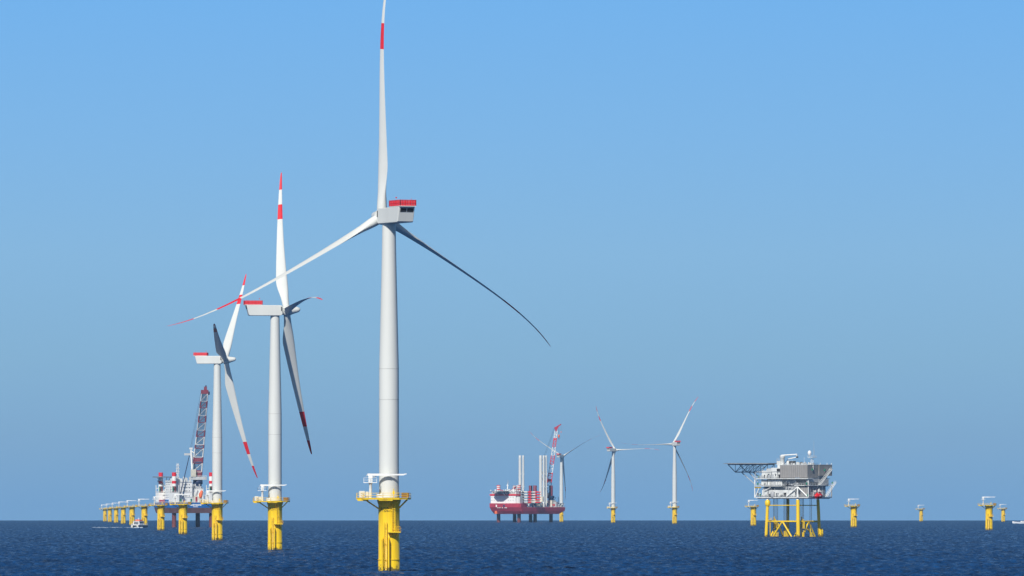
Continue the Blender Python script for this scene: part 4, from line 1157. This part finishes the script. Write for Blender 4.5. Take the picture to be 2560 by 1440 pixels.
    # green light housings
    for (u, v, z) in ((-.3, vat(555, 0), 32.4), (-.9, vat(555, 0), 28.4), (-.1, vat(575, 0), 22.4), (-.9, .5, 28.6), (-.2, .3, 22.2), (3.4, -.3, 36.3), (15.0, -.5, 36.0), (21.4, -1.2, 29.0)):
        g = MB(); g.box(u - .28, u + .28, v - .28, v + .28, z, z + 1.1, GREEN); g.tube((u, v, z - .5), (u, v, z), .08, MODGREY, n=5); g.build("green_lamp_box", root)
    # rescue boat
    rb = MB()
    rb.lathe([(.1, -3.4), (.7, -3.1), (1.15, -2.2), (1.3, 0), (1.2, 1.8), (.8, 2.9), (.1, 3.4)], RESCUE, n=18, axis='x')
    rb.box(-1.6, 1.2, -.6, .6, .9, 1.75, RESCUE); rb.box(-3.2, 3.2, -.08, .08, -1.5, -1.0, RESCUE)
    o = rb.build("rescue_boat", bevel=.05)
    w = MB(); w.box(-1.0, -.4, -.65, .65, 1.1, 1.5, SHIPWHITE); w.box(-.6, .1, -1.34, -1.0, -.3, .3, SHIPWHITE); w.build("hatch", o)
    o.matrix_world = Matrix.Translation(root.location) @ Matrix.Rotation(rz, 4, 'Z') @ Matrix.Translation((7.2, -1.8, 22.4))
    tag(o, "red enclosed rescue boat hanging at the lower right side of the substation", "rescue boat")
    dv = MB()
    for u in (4.6, 9.8): dv.tube((u, 0, 21.8), (u, -.2, 25.0), .2, SHIPWHITE); dv.tube((u, -.2, 25), (u, -1.9, 24.9), .18, SHIPWHITE); dv.tube((u, -1.8, 24.9), (u, -1.8, 23.4), .06, CABLE, n=5)
    dv.lathe([(.9, 24.6), (.9, 26.2), (.3, 26.5)], MODLIGHT, (9.5, .0), 12)
    dv.build("boat_davit", root)
substation()

# ------------------------------------------------------------------ small boats
def catamaran():
    s = 3.0
    root = empty("crew_transfer_catamaran", at(349, s), rad(62))
    tag(root, "small white catamaran with an orange roof, passing the foundations on the left", "boat")
    # +x bow, boat 17 m long, 7.2 m wide
    for y in (-2.7, 2.7):
        h = MB()
        for (x0, x1, w0, w1, z0, z1) in ((-8.0, 3.5, .95, .95, -.4, 1.9), ):
            h.box(x0, x1, y - w0, y + w0, z0, z1, NAVY)
        h.add([(3.5, y - .95, -.4), (3.5, y + .95, -.4), (3.5, y + .95, 1.9), (3.5, y - .95, 1.9), (8.2, y - .12, .3), (8.2, y + .12, .3), (9.2, y + .3, 2.6), (9.2, y - .3, 2.6)],
              [(0, 4, 5, 1), (1, 5, 6, 2), (2, 6, 7, 3), (3, 7, 4, 0), (4, 7, 6, 5)], NAVY)
        h.box(-8.06, -8.0, y - .8, y + .8, .2, 1.8, CREAM)
        h.build("hull", root)
    d = MB(); d.box(-8.0, 7.6, -3.65, 3.65, 1.9, 2.5, BOATWHITE); d.rail([(-7.9, -3.5, 2.5), (-7.9, 3.5, 2.5)], 1.1, BOATWHITE, .07); d.rail([(7.5, -3.5, 2.5), (2.5, -3.5, 2.5)], 1.1, BOATWHITE, .07)
    d.build("deck", root)
    c = MB(); c.box(-5.5, 2.2, -3.0, 3.0, 2.5, 5.2, BOATWHITE); c.box(-5.9, 2.8, -3.3, 3.3, 5.2, 5.45, BOATWHITE)
    cab = c.build("cabin", root, bevel=.12)
    w = MB(); w.box(-4.8, 1.6, -3.06, -2.98, 3.8, 4.6, GLASS); w.box(-4.8, 1.6, 2.98, 3.06, 3.8, 4.6, GLASS); w.box(-5.56, -5.48, -2.2, 2.2, 2.7, 4.5, GLASS); w.build("window", cab)
    o = MB(); o.box(-3.6, 1.2, -2.1, 2.1, 5.45, 6.7, ORANGE); o.build("orange_wheelhouse", root, bevel=.2)
    m = MB(); m.tube((-1.5, 0, 6.7), (-1.5, 0, 8.2), .3, BOATWHITE, .2); m.tube((-1.5, 0, 8.2), (-1.2, 0, 10.8), .07, STEEL, n=5); m.box(-1.7, -1.3, -1.0, 1.0, 7.6, 7.8, BOATWHITE); m.build("mast", root)
catamaran()

def speedboat():
    s = 2.2
    root = empty("motor_boat", at(2556, s), rad(176))
    tag(root, "low white motor boat speeding at the right edge near the horizon", "boat")
    h = MB()
    st = [(-12, 2.4, 1.4), (-4, 2.6, 1.5), (4, 2.3, 1.8), (9, 1.3, 2.2), (11.5, .1, 2.6)]
    vs = []
    for x, w, z in st: vs += [(x, -w, z), (x, w, z), (x, w * .7, -.2 if x < 8 else .6), (x, -w * .7, -.2 if x < 8 else .6)]
    fs = []
    for i in range(len(st) - 1):
        a = i * 4; b = a + 4
        fs += [(a, a + 1, b + 1, b), (a + 1, a + 2, b + 2, b + 1), (a + 2, a + 3, b + 3, b + 2), (a + 3, a, b, b + 3)]
    fs += [(0, 3, 2, 1), (16, 17, 18, 19)]
    h.add(vs, fs, BOATWHITE); h.build("hull", root)
    c = MB(); c.box(-6, 2, -1.6, 1.6, 1.5, 2.9, BOATWHITE); c.box(-4, 1, -1.64, 1.64, 2.1, 2.6, GLASS); c.build("cabin", root, bevel=.1)
speedboat()

def foam(name, pts, label):
    """irregular churned ridges of white water"""
    m = MB(); rng = random.Random(5)
    for (px, s, L, hgt, cnt, spread) in pts:
        for _ in range(cnt):
            p = at(px + rng.uniform(-spread, spread), s * rng.uniform(.985, 1.015))
            l = L * rng.uniform(.3, 1); h = hgt * rng.uniform(.4, 1)
            n = 9; k0 = len(m.v)
            vs = []
            for i in range(n):
                t = i / (n - 1) - .5
                e = (1 - (2 * t) ** 2) * h * rng.uniform(.6, 1.1) + .05
                y = rng.uniform(-.5, .5)
                vs += [(p.x + t * l, p.y + y - .9, p.z - .3), (p.x + t * l, p.y + y, p.z + e), (p.x + t * l, p.y + y + 1.4, p.z - .3)]
            fs = []
            for i in range(n - 1):
                a = i * 3; fs += [(a, a + 3, a + 4, a + 1), (a + 1, a + 4, a + 5, a + 2)]
            m.add(vs, fs, FOAM, True)
    o = m.build(name)
    tag(o, label, kind="stuff")
foam("wake", [(250, 2.98, 5, .16, 9, 16), (285, 2.98, 5, .2, 14, 20), (322, 3.0, 4, .2, 8, 12), (340, 3.02, 3, .9, 12, 6), (350, 3.03, 2, 1.1, 10, 6), (2548, 2.21, 6, .8, 16, 14), (2568, 2.2, 6, .9, 20, 12)],
     "white foam wake behind the two small boats")

# ------------------------------------------------------------------ haze: the air itself
hz = MB(); hz.box(-17600, 17600, -17600, 17600, -24, 170, STEEL)
ho = hz.build("haze"); ho.data.materials.clear()
hm = bpy.data.materials.new("haze_air"); hm.use_nodes = True
n = hm.node_tree.nodes; n.clear()
pv = n.new("ShaderNodeVolumePrincipled"); out = n.new("ShaderNodeOutputMaterial")
pv.inputs["Color"].default_value = (0.34, 0.62, 0.93, 1)
pv.inputs["Density"].default_value = 2.2e-5
pv.inputs["Anisotropy"].default_value = 0.0
hm.node_tree.links.new(pv.outputs[0], out.inputs["Volume"])
ho.data.materials.append(hm)
tag(ho, "thin blue sea haze", kind="stuff")
